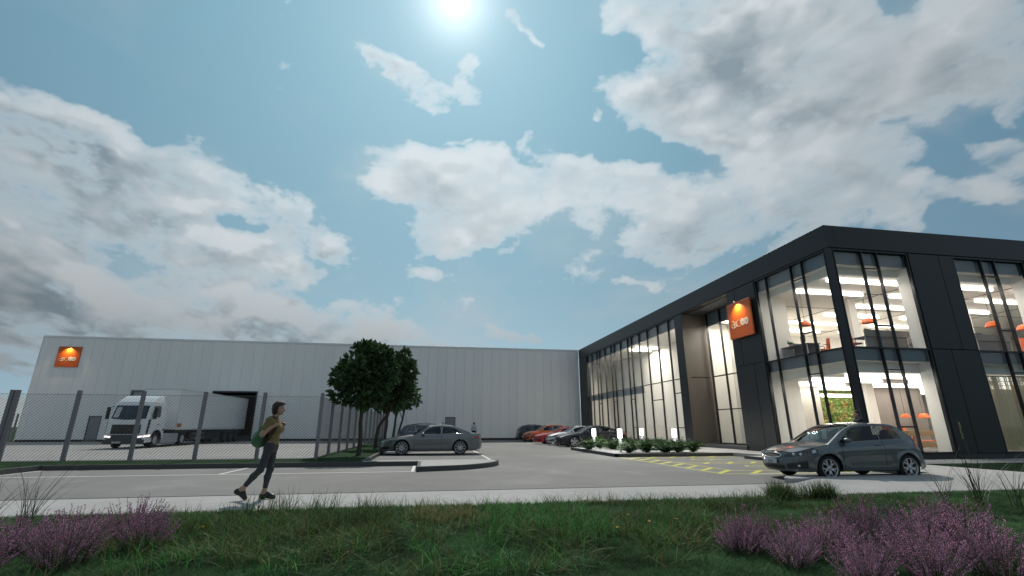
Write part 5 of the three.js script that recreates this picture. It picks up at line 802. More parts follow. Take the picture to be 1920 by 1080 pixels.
// joints J in metres, facing +x, z > 0 is the person's right
function makePerson(label, pos, turn, J, C, group) {
  const t = thing('person', label, 'person', pos, turn, group), f = C.female ? 1 : 0, bounds = C.bounds ?? [[-0.75, -0.03, -0.45], [0.55, 2.0, 0.45]];
  const torso = [cap(J.pelvis, J.waist, f ? 0.115 : 0.125, f ? 0.092 : 0.105), cap(J.waist, J.chest, f ? 0.092 : 0.105, f ? 0.108 : 0.125), cap([J.pelvis[0] - 0.01, J.pelvis[1] - 0.02, -0.075], [J.pelvis[0] - 0.01, J.pelvis[1] - 0.02, 0.075], 0.105, 0.105), cap([J.chest[0], J.chest[1] + 0.05, -0.11], [J.chest[0], J.chest[1] + 0.05, 0.11], 0.085, 0.085), cap(J.chest, J.neck, 0.10, 0.055), ...(f ? [ell([J.chest[0] + 0.085, J.chest[1] - 0.06, 0.07], [0.075, 0.075, 0.065]), ell([J.chest[0] + 0.085, J.chest[1] - 0.06, -0.07], [0.075, 0.075, 0.065])] : [])];
  const side = (s) => J[s > 0 ? 'R' : 'L'];
  const arms = [], upper = [], hands = [], legs = [], thighs = [], feet = [];
  for (const s of [1, -1]) {
    const j = side(s);
    upper.push(cap(j.shoulder, j.elbow, 0.056, 0.043)); arms.push(cap(j.elbow, j.wrist, 0.043, 0.027)); thighs.push(cap(j.hip, j.knee, f ? 0.084 : 0.092, f ? 0.053 : 0.058)); legs.push(cap(j.knee, [lerp(j.knee[0], j.ankle[0], 0.35) - 0.015, lerp(j.knee[1], j.ankle[1], 0.35), j.knee[2]], 0.056, 0.054), cap([lerp(j.knee[0], j.ankle[0], 0.35) - 0.012, lerp(j.knee[1], j.ankle[1], 0.35), j.knee[2]], j.ankle, 0.052, 0.036));
    feet.push(cap(j.ankle, j.toe, 0.036, 0.03), cap(j.ankle, j.heel, 0.038, 0.03));
    // palm, four fingers curled, thumb from the side of the palm
    const w = V3(...j.wrist), p = V3(...j.palm), d = p.clone().sub(w).normalize(), nrm = V3(...(j.curl ?? [0, 0, -s])), across = d.clone().cross(nrm).normalize();
    hands.push(cap(j.wrist, j.palm, 0.026, 0.032));
    for (let i = 0; i < 4; i++) { const k = (i - 1.5) * 0.019, b = p.clone().addScaledVector(across, k).addScaledVector(d, 0.015), L = [0.036, 0.042, 0.04, 0.031][i], m = b.clone().addScaledVector(d, L * 0.8).addScaledVector(nrm, L * (j.grip ?? 0.3)), e = m.clone().addScaledVector(d, L * (0.6 - (j.grip ?? 0.3))).addScaledVector(nrm, L * 0.8); hands.push(cap(b.toArray(), m.toArray(), 0.010, 0.009), cap(m.toArray(), e.toArray(), 0.009, 0.008)); }
    const tb = w.clone().lerp(p, 0.5).addScaledVector(across, -0.028 * 1), tm = tb.clone().addScaledVector(d, 0.035).addScaledVector(across, -0.015).addScaledVector(nrm, 0.015), te = tm.clone().addScaledVector(d, 0.025).addScaledVector(nrm, 0.02); hands.push(cap(tb.toArray(), tm.toArray(), 0.012, 0.011), cap(tm.toArray(), te.toArray(), 0.011, 0.009));
  }
  const H = J.head, tl = C.tilt ?? 0, hp = (x, y, z) => [H[0] + x * Math.cos(tl) + y * Math.sin(tl), H[1] + y * Math.cos(tl) - x * Math.sin(tl), H[2] + z];
  const head = [ell(hp(-0.005, 0.02, 0), [0.096, 0.108, 0.076]), ell(hp(0.03, -0.05, 0), [0.062, 0.075, 0.056]), ell(hp(0.055, -0.098, 0), [0.03, 0.022, 0.03]), cap(hp(0.088, 0.0, 0), hp(0.108, -0.035, 0), 0.011, 0.014), cap(hp(0.085, -0.062, -0.014), hp(0.085, -0.062, 0.014), 0.012, 0.012), ...[1, -1].flatMap((s) => [ell(hp(-0.005, -0.015, s * 0.075), [0.02, 0.032, 0.012]), ell(hp(0.05, -0.04, s * 0.045), [0.03, 0.03, 0.02])])];
  const neck = cap(J.neck, hp(-0.015, -0.06, 0), 0.05, 0.047);
  const all = blend([...torso, ...upper, ...arms, ...thighs, ...legs, ...feet, neck], 0.05), headF = blend([...head, neck], 0.03), handF = blend(hands, 0.012);
  const c = C.cell ?? 0.014;
  const hb = [[H[0] - 0.16, H[1] - 0.2, H[2] - 0.14], [H[0] + 0.17, H[1] + 0.16, H[2] + 0.14]];
  const body = part('body', [sdMesh(all, bounds[0], bounds[1], c), sdMesh(headF, hb[0], hb[1], c * 0.5), ...[1, -1].map((s) => { const p = side(s).palm; return sdMesh(handF, [p[0] - 0.13, p[1] - 0.13, p[2] - 0.12], [p[0] + 0.13, p[1] + 0.13, p[2] + 0.12], c * 0.42); })], C.skin ?? skin, t);
  part('eyes', [1, -1].map((s) => new THREE.SphereGeometry(0.011, 8, 6).translate(...hp(0.083, 0.003, s * 0.033))), mat([0.02, 0.015, 0.012], 0.2), body);
  // clothes: the body grown a little and cut at the hems
  const hem = J.waist[1] - (C.hem ?? 0.12), sleeve = C.sleeve ?? 1;
  const shirtParts = [...torso.map((q) => grow(q, 0.0)), ...upper.map((q, i) => q), ...(sleeve > 1 ? arms : [])];
  const elbowY = (s) => side(s);
  let shirt = grow(blend(shirtParts, 0.05), C.shirtLoose ?? 0.014);
  const sl = [1, -1].map((s) => { const j = side(s), a = V3(...j.shoulder), b = V3(...j.elbow), d = b.clone().sub(a), L = d.length(); d.normalize(); return { a, d, lim: sleeve > 1 ? 9 : L * sleeve * 0.8, zs: s }; });
  shirt = cutBy(shirt, (x, y, z) => hem - y); shirt = cutBy(shirt, (x, y, z) => y - (J.neck[1] + (C.collar ?? 0.03)));
  if (sleeve <= 1) shirt = cutBy(shirt, (x, y, z) => { const k = sl[z > 0 ? 0 : 1]; const al = (x - k.a.x) * k.d.x + (y - k.a.y) * k.d.y + (z - k.a.z) * k.d.z; return Math.abs(z) > 0.135 ? al - k.lim : -1; });
  part('top', sdMesh(shirt, bounds[0], bounds[1], c), C.top, t);
  const tro = grow(blend([torso[0], torso[2], ...thighs, ...legs], 0.04), C.legLoose ?? 0.010);
  const ankY = (x, y, z) => { const j = side(z > 0 ? 1 : -1), a = V3(...j.ankle), k = V3(...j.knee), d = a.clone().sub(k), L = d.length(); d.normalize(); return y > J.pelvis[1] - 0.25 ? -1 : (x - k.x) * d.x + (y - k.y) * d.y + (z - k.z) * d.z - (L - (C.ankleShow ?? 0.02)); };
  part('trousers', sdMesh(cutBy(cutBy(tro, (x, y, z) => y - (hem + 0.05)), ankY), bounds[0], bounds[1], c), C.trousers, t);
  part('shoes', [1, -1].map((s) => { const j = side(s), A = V3(...j.ankle), T = V3(...j.toe), Hh = V3(...j.heel), up = A.clone().sub(Hh).normalize(); const q = blend([cap(j.heel, j.toe, 0.042, 0.036), cap(j.heel, A.clone().addScaledVector(up, -0.02).toArray(), 0.042, 0.044), cap(A.clone().lerp(T, 0.25).toArray(), j.toe, 0.045, 0.036), cap(Hh.clone().addScaledVector(up, -0.03).toArray(), Hh.clone().lerp(T, 0.22).addScaledVector(up, -0.03).toArray(), 0.026, 0.024)], 0.03); return sdMesh(q, [Math.min(T.x, Hh.x) - 0.1, Math.min(T.y, Hh.y) - 0.12, A.z - 0.12], [Math.max(T.x, Hh.x) + 0.1, A.y + 0.09, A.z + 0.12], c * 0.7); }), C.shoes ?? shoeBlack, t);
  const hairF = cutBy(blend(C.hairShape === 'bob' ? [ell(hp(-0.018, 0.03, 0), [0.118, 0.12, 0.1]), ell(hp(-0.055, -0.04, 0), [0.072, 0.112, 0.094]), cap(hp(0.02, 0.115, 0.0), hp(0.105, 0.085, 0.0), 0.03, 0.018)] : [ell(hp(-0.016, 0.035, 0), [0.103, 0.105, 0.085]), ell(hp(-0.045, -0.02, 0), [0.06, 0.08, 0.074])], 0.03), (x, y, z) => { const dx = x - H[0], dy = y - H[1]; const px = dx * Math.cos(tl) - dy * Math.sin(tl), py = dy * Math.cos(tl) + dx * Math.sin(tl); return C.hairShape === 'bob' ? Math.min(px - 0.015 - Math.max(0, py - 0.035) * 1.6, 0.2) : px - 0.01 - Math.max(0, py - 0.04) * 1.5; });
  part('hair', sdMesh(hairF, hb[0], hb[1], c * 0.5), C.hair ?? hairDark, t);
  return t;
}
const denim = mat([0.040, 0.044, 0.050], 0.85, { bumpMap: fine, bumpScale: 0.002 });
makePerson('woman walking along the pavement in mustard top and grey jeans, gripping her backpack strap', [-3.06, 0.006, -10.5], 0, {
  pelvis: [-0.01, 0.99, 0], waist: [0.0, 1.13, 0], chest: [-0.005, 1.36, 0], neck: [-0.015, 1.545, 0], head: [0.035, 1.705, 0],
  R: { shoulder: [-0.07, 1.475, 0.165], elbow: [-0.145, 1.205, 0.225], wrist: [0.01, 1.345, 0.185], palm: [0.055, 1.40, 0.155], curl: [0.2, 0.2, -0.9], grip: 0.9, hip: [-0.02, 0.97, 0.085], knee: [-0.13, 0.545, 0.085], ankle: [-0.405, 0.205, 0.085], toe: [-0.335, 0.045, 0.085], heel: [-0.49, 0.165, 0.085] },
  L: { shoulder: [-0.02, 1.475, -0.165], elbow: [-0.03, 1.205, -0.24], wrist: [0.09, 1.33, -0.19], palm: [0.115, 1.38, -0.16], curl: [0.2, 0.2, 0.9], grip: 0.9, hip: [-0.005, 0.97, -0.085], knee: [-0.0, 0.545, -0.085], ankle: [-0.055, 0.125, -0.085], toe: [0.125, 0.035, -0.085], heel: [-0.09, 0.055, -0.085] },
}, { female: true, top: mat([0.19, 0.138, 0.056], 0.9, { bumpMap: fine, bumpScale: 0.002 }), trousers: denim, hairShape: 'bob', sleeve: 0.95, collar: 0.045, ankleShow: 0.07, hem: 0.125, tilt: 0.06, cell: 0.012, legLoose: 0.006, shirtLoose: 0.011 });
{ // her backpack
  const t = thing('backpack', 'green backpack with black straps on the walking woman', 'backpack', [-3.06, 0.006, -10.5]);
  const sack = blend([ell([-0.245, 1.13, 0], [0.13, 0.16, 0.15]), ell([-0.205, 1.26, 0], [0.075, 0.13, 0.12]), ell([-0.255, 1.06, 0], [0.13, 0.10, 0.15])], 0.07);
  const fold = (x, y, z) => sack(x, y, z) + 0.010 * Math.sin(26 * (x * 0.5 + z * 1.1) + 3 * Math.sin(9 * y)) * smooth(0.98, 1.15, y);
  part('sack', sdMesh(fold, [-0.45, 0.9, -0.2], [-0.08, 1.45, 0.2], 0.012), mat([0.035, 0.125, 0.045], 0.6, { bumpMap: grain, bumpScale: 0.004 }), t);
  part('back_panel', [rbox(-0.135, 1.02, -0.12, -0.105, 1.36, 0.12, 0.014), rbox(-0.14, 0.98, -0.13, -0.06, 1.14, 0.13, 0.03)], M.black, t);
  for (const s of [1, -1]) part('strap', [tubeAlong([[-0.135, 1.38, s * 0.10], [-0.09, 1.53, s * 0.115], [0.0, 1.52, s * 0.125], [0.075, 1.43, s * 0.13], [0.06, 1.30, s * 0.15], [-0.04, 1.16, s * 0.165], [-0.13, 1.07, s * 0.13]], 0.017, 40, 6)], M.black, t);
  part('grab_handle', tubeAlong([[-0.15, 1.37, 0.03], [-0.17, 1.435, 0.025], [-0.19, 1.44, 0.0], [-0.19, 1.36, -0.01]], 0.012, 16, 6), M.black, t);
}
const stand = { pelvis: [0, 0.96, 0], waist: [0, 1.12, 0], chest: [0.0, 1.36, 0], neck: [-0.01, 1.53, 0], head: [0.02, 1.67, 0], R: { shoulder: [0, 1.45, 0.19], elbow: [-0.03, 1.16, 0.25], wrist: [0.03, 0.92, 0.26], palm: [0.05, 0.84, 0.26], hip: [0, 0.94, 0.09], knee: [0.05, 0.51, 0.095], ankle: [0.02, 0.1, 0.095], toe: [0.19, 0.035, 0.1], heel: [-0.03, 0.045, 0.095] }, L: { shoulder: [0, 1.45, -0.19], elbow: [-0.03, 1.16, -0.25], wrist: [0.03, 0.92, -0.26], palm: [0.05, 0.84, -0.26], hip: [0, 0.94, -0.09], knee: [-0.02, 0.51, -0.095], ankle: [-0.1, 0.1, -0.095], toe: [0.06, 0.035, -0.1], heel: [-0.15, 0.06, -0.095] } };
const whiteShirt = mat([0.55, 0.55, 0.56], 0.9), darkCloth = mat([0.014, 0.015, 0.018], 0.85), navy = mat([0.010, 0.012, 0.022], 0.85);
makePerson('man in a white shirt and dark trousers standing near the warehouse wall', [4.35, 0, -47.5], 0.9, stand, { top: whiteShirt, trousers: darkCloth, sleeve: 2, cell: 0.022, shirtLoose: 0.025, legLoose: 0.022 });
makePerson('person behind the parked cars, only the head showing over the sedan roof', [1.32, 0, -47.5], -1.5, stand, { top: mat([0.2, 0.19, 0.2], 0.9), trousers: darkCloth, sleeve: 2, cell: 0.024, shirtLoose: 0.025, legLoose: 0.022, hair: mat([0.06, 0.035, 0.02], 0.6) });
makePerson('man in a dark navy suit walking past the office corner behind the hatchback', [15.28, 0.12, -15.2], Math.PI * 0.86, stand, { top: navy, trousers: navy, sleeve: 2, cell: 0.017, shirtLoose: 0.03, legLoose: 0.024 });

// ---------------------------------------------------------------- office furniture seen through the glass
{
  const FU = 4.56, FG = 0.32;
  const desk = (label, x, z, turn, fy, w = 1.6, screen = true) => {
    const t = thing('office_desk', label, 'desk', [x, fy, z], turn, 'office desks');
    part('desk_top', rbox(-w / 2, 0.70, -0.4, w / 2, 0.735, 0.4, 0.008), M.desk, t);
    part('modesty_panel', rbox(-w / 2 + 0.03, 0.12, 0.30, w / 2 - 0.03, 0.69, 0.33, 0.006), M.brownWall, t);
    for (const s of [-1, 1]) part('desk_leg', [rbox(s * (w / 2 - 0.04) - 0.02, 0, -0.36, s * (w / 2 - 0.04) + 0.02, 0.7, -0.32, 0.006), rbox(s * (w / 2 - 0.04) - 0.02, 0, 0.32, s * (w / 2 - 0.04) + 0.02, 0.7, 0.36, 0.006), rbox(s * (w / 2 - 0.04) - 0.02, 0.0, -0.32, s * (w / 2 - 0.04) + 0.02, 0.035, 0.32, 0.006)], M.deskWhite, t);
    if (screen) part('divider', rbox(-w / 2, 0.735, 0.36, w / 2, 1.02, 0.385, 0.006), M.brownWall, t);
    return t;
  };
  desk('desk behind the left corner glazing on the upper floor, monitor on top', 18.35, -20.75, Math.PI / 2, FU, 1.7, false);
  desk('desk with a brown screen behind the front corner glazing, upper floor', 20.35, -18.25, 0, FU, 2.3);
  desk('desk deeper in the upper floor behind the corner column', 23.6, -19.6, 0, FU, 2.0);
  desk('desk behind the second front bay on the upper floor', 26.4, -18.3, 0, FU, 2.0);
  desk('desk at the far right of the upper floor', 31.0, -18.4, 0, FU, 2.0);
  const chair = (label, x, z, turn, fy) => {
    const t = thing('office_chair', label, 'chair', [x, fy, z], turn, 'orange office chairs');
    part('seat', rbox(-0.24, 0.44, -0.24, 0.24, 0.51, 0.24, 0.03, 3), M.orange, t);
    part('backrest', surf(8, 8, (u, v) => [(u - 0.5) * 0.44 * (1 - 0.15 * v), 0.55 + 0.52 * v, -0.25 - 0.05 * v + 0.06 * (2 * u - 1) ** 2]), M.orange, t);
    for (const s of [-1, 1]) part('armrest', tubeAlong([[s * 0.24, 0.47, -0.1], [s * 0.27, 0.68, -0.12], [s * 0.27, 0.69, 0.16]], 0.016, 12, 6), M.black, t);
    part('pedestal', [rod([0, 0.1, 0], [0, 0.45, 0], 0.025), ...[0, 1, 2, 3, 4].map((i) => rod([0, 0.1, 0], [0.28 * Math.cos(i * 1.257), 0.04, 0.28 * Math.sin(i * 1.257)], 0.02, 0.014))], M.black, t);
  };
  chair('orange office chair at the desk behind the left corner glazing', 19.3, -20.3, -1.9, FU);
  chair('orange office chair just right of the glazed corner, upper floor', 19.25, -18.55, 1.5, FU);
  chair('orange office chair in the second front bay, upper floor', 24.75, -18.2, 1.7, FU);
  chair('orange office chair in the far right front bay, upper floor', 29.4, -18.6, 1.6, FU);
  chair('orange chair at the ground floor table behind the bench', 25.4, -22.2, 0.4, FG);
  chair('orange chair left of the ground floor table', 23.6, -22.0, -0.9, FG);
  const pendant = (label, x, y, z, top, k = 1) => {
    const t = thing('pendant_lamp', label, 'pendant lamp', [x, y, z], 0, 'orange pendant lamps');
    part('lamp_shade', lathe([[0.03, 0.20], [0.12, 0.19], [0.22, 0.12], [0.27, 0.0], [0.265, -0.05], [0.25, -0.05], [0.255, 0.0], [0.205, 0.11], [0.11, 0.175], [0.03, 0.185]].map(([a, b]) => [a * k, b * k]), 28), M.orange, t);
    part('cord', rod([0, 0.19 * k, 0], [0, top - y, 0], 0.008), M.black, t);
  };
  pendant('orange pendant lamp behind the left corner glazing, upper floor', 18.56, 6.3, -20.43, 7.95); pendant('orange pendant lamp right of the glazed corner, upper floor', 21.11, 6.3, -19.3, 7.95); pendant('orange pendant lamp in the second front bay, upper floor', 28.1, 6.3, -18.95, 7.95, 1.1); pendant('orange pendant lamp at the right picture edge, upper floor', 30.3, 6.25, -19.1, 7.95, 1.1);
  pendant('orange pendant lamp on the ground floor by the white column', 24.4, 1.85, -21.4, 3.6, 0.8); pendant('orange pendant lamp on the ground floor over the table', 26.0, 1.85, -21.8, 3.6, 1.0);
  // monitors, pots, files
  const mon = (label, x, y, z, turn) => { const t = thing('monitor', label, 'monitor', [x, y, z], turn); part('screen', rbox(-0.27, 0.12, -0.015, 0.27, 0.46, 0.015, 0.008), M.panelDark, t); part('stand', [rod([0, 0.01, -0.03], [0, 0.25, -0.03], 0.02), rbox(-0.11, 0, -0.1, 0.11, 0.012, 0.06, 0.004)], M.steel, t); };
  mon('monitor on the desk behind the left corner glazing', 18.35, FU + 0.736, -20.5, 1.2); mon('monitor on the front corner desk', 20.0, FU + 0.736, -18.4, 0.3); mon('monitor on the desk in the second front bay', 26.2, FU + 0.736, -18.45, -0.2);
  const pot = (label, x, y, z, s, seed) => { const R = rng(seed), t = thing('potted_plant', label, 'plant', [x, y, z]), lf = leafGeo(0.22, 0.07, 0.2, 0.5), L = []; for (let i = 0; i < 40; i++) { const a = R() * 6.28, e = 0.3 + R(); L.push(paint(placeGeo(lf, V3(0, 0.14, 0), V3(Math.cos(a), e, Math.sin(a)), R(), s * (0.7 + 0.6 * R())), 0.05, 0.22, 0.05)); } part('pot', lathe([[0.001, 0], [0.06, 0], [0.08, 0.14], [0.07, 0.14], [0.06, 0.12], [0.001, 0.12]], 16), M.deskWhite, t); part('foliage', L, leafMat, t).userData.kind = 'stuff'; };
  pot('small green plant on the desk behind the left corner glazing', 18.2, FU + 0.736, -21.2, 0.9, 5); pot('bright green plant on the front corner desk', 21.2, FU + 0.736, -18.35, 1.1, 6); pot('green plant at the far end of the second bay desk', 27.1, FU + 0.736, -18.3, 1.0, 7);
  const files = thing('box_files', 'row of box files standing on the front corner desk', 'files', [20.45, FU + 0.736, -18.2]); const cols = [[0.05, 0.08, 0.12], [0.10, 0.16, 0.12], [0.3, 0.3, 0.28], [0.06, 0.06, 0.07], [0.12, 0.10, 0.08]]; for (let i = 0; i < 8; i++) part('file', rbox(i * 0.085, 0, -0.14, i * 0.085 + 0.08, 0.32 - (i % 3) * 0.02, 0.14, 0.005), mat(cols[i % 5], 0.7), files);
  const bc = thing('low_bookcase', 'low bookcase of files and plants across the upper floor', 'bookcase', [22.6, FU, -19.9]);
  part('carcass', [rbox(0, 0, -0.2, 3.2, 0.05, 0.2, 0.005), rbox(0, 0.55, -0.2, 3.2, 0.58, 0.2, 0.005), rbox(0, 1.1, -0.2, 3.2, 1.14, 0.2, 0.005), rbox(0, 0.05, -0.2, 3.2, 1.1, -0.17, 0.005)], M.deskWhite, bc); for (let i = 0; i < 5; i++) part('upright', rbox(i * 0.79, 0.05, -0.169, i * 0.79 + 0.03, 1.1, 0.2, 0.005), M.deskWhite, bc);
  { const R = rng(19); for (let sh = 0; sh < 2; sh++) for (let i = 0; i < 34; i++) { if (R() < 0.2) continue; part('file', rbox(0.05 + i * 0.09, 0.06 + sh * 0.53, -0.15, 0.05 + i * 0.09 + 0.07, 0.06 + sh * 0.53 + 0.28 + 0.1 * R(), 0.12, 0.004), mat(cols[Math.floor(R() * 5)], 0.7), bc); } for (let i = 0; i < 7; i++) part('file', rbox(1.0 + i * 0.08, 1.142, -0.12, 1.07 + i * 0.08, 1.44, 0.12, 0.004), mat(cols[Math.floor(R() * 5)], 0.7), bc); }
  pot('bright green plant standing on the low bookcase', 23.0, FU + 1.142, -19.9, 1.2, 9); pot('second green plant at the right end of the low bookcase', 25.4, FU + 1.142, -19.9, 1.0, 10);
  desk('third row desk far behind the corner column, upper floor', 20.0, -22.6, 0, FU, 2.0, false); chair('orange office chair far behind the corner column, upper floor', 21.2, -22.9, 2.4, FU); mon('monitor on the third row desk, upper floor', 19.7, FU + 0.736, -22.6, 0.2);
  // bench of wide planks behind the ground floor glass
  const b = thing('plank_bench', 'long wooden bench back of wide planks behind the ground floor glass', 'bench', [21.0, FG, -18.35]);
  for (const [y0, y1] of [[0.17, 0.40], [0.65, 0.88]]) part('plank', rbox(-1.6, y0, -0.03, 2.0, y1, 0.03, 0.01), M.wood, b); for (const x of [-1.4, 0.2, 1.8]) part('bench_post', rbox(x - 0.04, 0, -0.08, x + 0.04, 0.88, -0.031, 0.008), M.wood, b); part('bench_seat', rbox(-1.6, 0.42, -0.55, 2.0, 0.46, -0.09, 0.01), M.orange, b);
  const tb = thing('cafe_table', 'white round table with cups behind the plank bench', 'table', [24.9, FG, -21.3]); part('table_top', lathe([[0.001, 0.72], [0.6, 0.72], [0.6, 0.75], [0.001, 0.75]], 28), M.deskWhite, tb); part('pedestal', lathe([[0.001, 0], [0.28, 0], [0.28, 0.02], [0.04, 0.05], [0.04, 0.72], [0.001, 0.72]], 20), M.steel, tb); for (let i = 0; i < 5; i++) part('cup', lathe([[0.001, 0.75], [0.035, 0.75], [0.045, 0.85], [0.038, 0.85], [0.03, 0.76], [0.001, 0.76]], 12).translate(0.35 * Math.cos(i * 1.3), 0, 0.35 * Math.sin(i * 1.3)), M.deskWhite, tb);
  // living wall
  const lw = thing('living_wall', 'green living wall of small plants inside the ground floor corner', 'plant wall', [21.0, FG, -25.2]); part('backing', box(0, 0.05, -0.08, 6.0, 3.2, -0.02), mat([0.26, 0.30, 0.12], 0.9), lw);
  { const R = rng(77), L = [], lf = leafGeo(0.16, 0.09, 0.15, 0.3); for (let i = 0; i < 5200; i++) { const k = fbm(i * 0.13, 2, 1, 1), x = R() * 6, y = 0.05 + R() * 3.15, n = fbm(x * 1.6, y * 1.6, 3, 3); const w = n > 0.2 ? [0.50, 0.34, 0.13] : n < -0.1 ? [0.26, 0.38, 0.12] : [0.42, 0.48, 0.19]; const s = 0.6 + 0.8 * R(); L.push(paint(placeGeo(lf, V3(x, y, 0), V3(R() - 0.5, 0.1 + (R() - 0.5), 0.5 + R()), R() * 6.28, s), w[0] * s, w[1] * s, w[2] * s)); } part('foliage', L, leafMat, lw).userData.kind = 'stuff'; }
  // woven blind in the right bay
  const bl = thing('slatted_blind', 'straw coloured blind of thin upright reeds in the right ground floor bay', 'blind', [23.55, FG, -17.35]); { const R = rng(8), g = []; for (let i = 0; i < 260; i++) g.push(paint(box(0, 0.05, 0, 0.012, 3.2, 0.006).translate(i * 0.0155 + R() * 0.004, 0, R() * 0.012), 0.42 + 0.2 * R(), 0.36 + 0.16 * R(), 0.22 + 0.12 * R())); const m = part('reeds', g, mat(0xffffff, 0.8, { vertexColors: true }), bl); m.userData.kind = 'stuff'; part('head_rail', rbox(-0.02, 3.2, -0.02, 4.05, 3.25, 0.03, 0.005), M.wood, bl); }
}

// ---------------------------------------------------------------- verge in the foreground: turf, wild grass, reeds, heather, flowers
const vergeY = (x, z) => 0.035 * fbm(x * 0.6, 3, z * 0.6, 3) * smooth(-9.1, -8.4, z) + 0.004;
{
  const g = surf(150, 60, (u, v) => { const x = lerp(-60, 40, u), z = lerp(-9.1, 14, v * v * 0.6 + v * 0.4); return [x, vergeY(x, z), z]; }, true);
  const P = g.attributes.position, uv = g.attributes.uv; for (let i = 0; i < P.count; i++) uv.setXY(i, P.getX(i), P.getZ(i));
  struct('verge', g, M.turf);
  const inView = (x, z) => x > 0.76 * z - 1.8 && x < -1.46 * z + 2.6;
  const blade = (h, w, lean, n = 3) => { const p = [], idx = []; for (let i = 0; i <= n; i++) { const t = i / n, ww = w * (1 - t * t) * 0.5 + 0.0004; p.push(-ww, h * (t - 0.25 * lean * t * t), lean * h * t * t, ww, h * (t - 0.25 * lean * t * t), lean * h * t * t); } for (let i = 0; i < n; i++) { const a = 2 * i; idx.push(a, a + 1, a + 2, a + 1, a + 3, a + 2); } const q = new THREE.BufferGeometry(); q.setAttribute('position', new THREE.Float32BufferAttribute(p, 3)); q.setIndex(idx); q.computeVertexNormals(); return prep(q); };
  const grassMat = mat(0xffffff, 0.75, { phys: 1, transmission: 0.4, thickness: 0, specularIntensity: 0.2 });
  const field = (name, geo, list, label) => { const m = new THREE.InstancedMesh(geo, grassMat, list.length), o = new THREE.Object3D(), c = new THREE.Color(); m.name = name; tag(m, label, 'grass', null, 'stuff'); list.forEach(([x, z, s, sy, turn, tilt, r, gg, b], i) => { o.position.set(x, vergeY(x, z) - 0.004, z); o.rotation.set(tilt, turn, tilt * 0.5, 'YXZ'); o.scale.set(s, sy, s); o.updateMatrix(); m.setMatrixAt(i, o.matrix); m.setColorAt(i, c.setRGB(r, gg, b)); }); m.castShadow = m.receiveShadow = true; scene.add(m); return m; };
  const R = rng(2024);
  // short turf in small tufts
  const tuft = (seed) => { const Q = rng(seed), a = []; for (let i = 0; i < 8; i++) { const b = blade(0.035 + 0.04 * Q(), 0.006, 0.3 + 0.9 * Q(), 2); b.rotateY(Q() * 6.28); b.translate((Q() - 0.5) * 0.05, 0, (Q() - 0.5) * 0.05); a.push(b); } return join(a); };
  const lists = [[], [], []]; for (let i = 0; i < 225000; i++) { const z = -9.08 + 6 * Math.pow(R(), 0.8), x = lerp(-8.8, 15.5, R()); if (!inView(x, z)) continue; const n = fbm(x * 1.3, 1, z * 1.3, 3), k = Math.max(0.25, 0.72 + 0.5 * R() + 1.3 * n + 0.5 * fbm(x * 4, 5, z * 4, 2)); lists[i % 3].push([x, z, 1, 0.8 + 0.5 * R(), R() * 6.28, 0, 0.092 * k, 0.18 * k, 0.074 * k]); }
  lists.forEach((l, i) => field(i ? `lawn_grass_${String(i).padStart(3, '0')}` : 'lawn_grass', tuft(900 + i), l, 'short dark green grass of the verge in front of the pavement'));
  // wild grass: long bent blades in clumps, their kind changing along the verge
  const longs = [blade(0.3, 0.007, 0.35), blade(0.3, 0.006, 0.75), blade(0.3, 0.0085, 1.1)], wl = [[], [], []];
  const kinds = { dark: [0.045, 0.105, 0.034], olive: [0.115, 0.165, 0.045], bright: [0.065, 0.27, 0.052], straw: [0.30, 0.26, 0.11], rust: [0.17, 0.10, 0.04] };
  const clump = (x, z, rad, n, h, mix) => { for (let i = 0; i < n; i++) { const a = R() * 6.28, d = rad * Math.sqrt(R()), px = x + d * Math.cos(a), pz = Math.max(-9.02, z + d * Math.sin(a) * 0.7); let t = R(), kind = 'dark'; for (const [k, w] of mix) { if (t < w) { kind = k; break; } t -= w; } const c = kinds[kind], s = 0.7 + 0.6 * R(); wl[Math.floor(R() * 3)].push([px, pz, 0.8 + 0.5 * R(), h * (0.5 + 0.95 * R()) / 0.3, R() * 6.28, (R() - 0.5) * 0.5, c[0] * s, c[1] * s, c[2] * s]); } };
  const mixA = [['dark', 0.55], ['olive', 0.3], ['rust', 0.05]], mixB = [['olive', 0.45], ['dark', 0.35], ['rust', 0.12], ['bright', 0.05]], mixC = [['bright', 0.6], ['dark', 0.25], ['olive', 0.12]], mixS = [['straw', 0.55], ['olive', 0.3], ['dark', 0.1]];
  for (let i = 0; i < 34; i++) clump(lerp(-3.3, -0.3, R()), lerp(-8.0, -6.9, R()), 0.2, 70, 0.27, mixA);
  for (let i = 0; i < 26; i++) clump(lerp(-3.0, -0.4, R()), lerp(-7.0, -5.6, R()), 0.28, 50, 0.2, mixB);
  for (const [x, z] of [[-2.35, -8.6], [-2.15, -8.55], [-1.75, -8.5], [-1.5, -8.55], [-2.6, -8.4], [-0.9, -8.3]]) clump(x, z, 0.15, 60, 0.36, mixA);
  for (let i = 0; i < 13; i++) clump(lerp(-0.2, 1.0, R()), lerp(-8.3, -7.2, R()), 0.16, 44, 0.25, mixS);
  for (let i = 0; i < 34; i++) clump(lerp(0.9, 2.6, R()), lerp(-8.6, -5.8, R()), 0.24, 60, 0.22, mixC);
  for (let i = 0; i < 44; i++) clump(lerp(1.8, 4.9, R()), lerp(-8.0, -5.4, R()), 0.26, 55, 0.2, mixB);
  for (let i = 0; i < 14; i++) clump(lerp(4.2, 6.0, R()), lerp(-8.4, -7.5, R()), 0.2, 60, 0.23, mixA);
  for (let i = 0; i < 60; i++) clump(lerp(-3.2, 6.5, R()), lerp(-8.95, -8.5, R()), 0.1 + 0.1 * R(), 8 + 10 * R(), 0.10 + 0.12 * R(), i % 2 ? mixA : mixC);
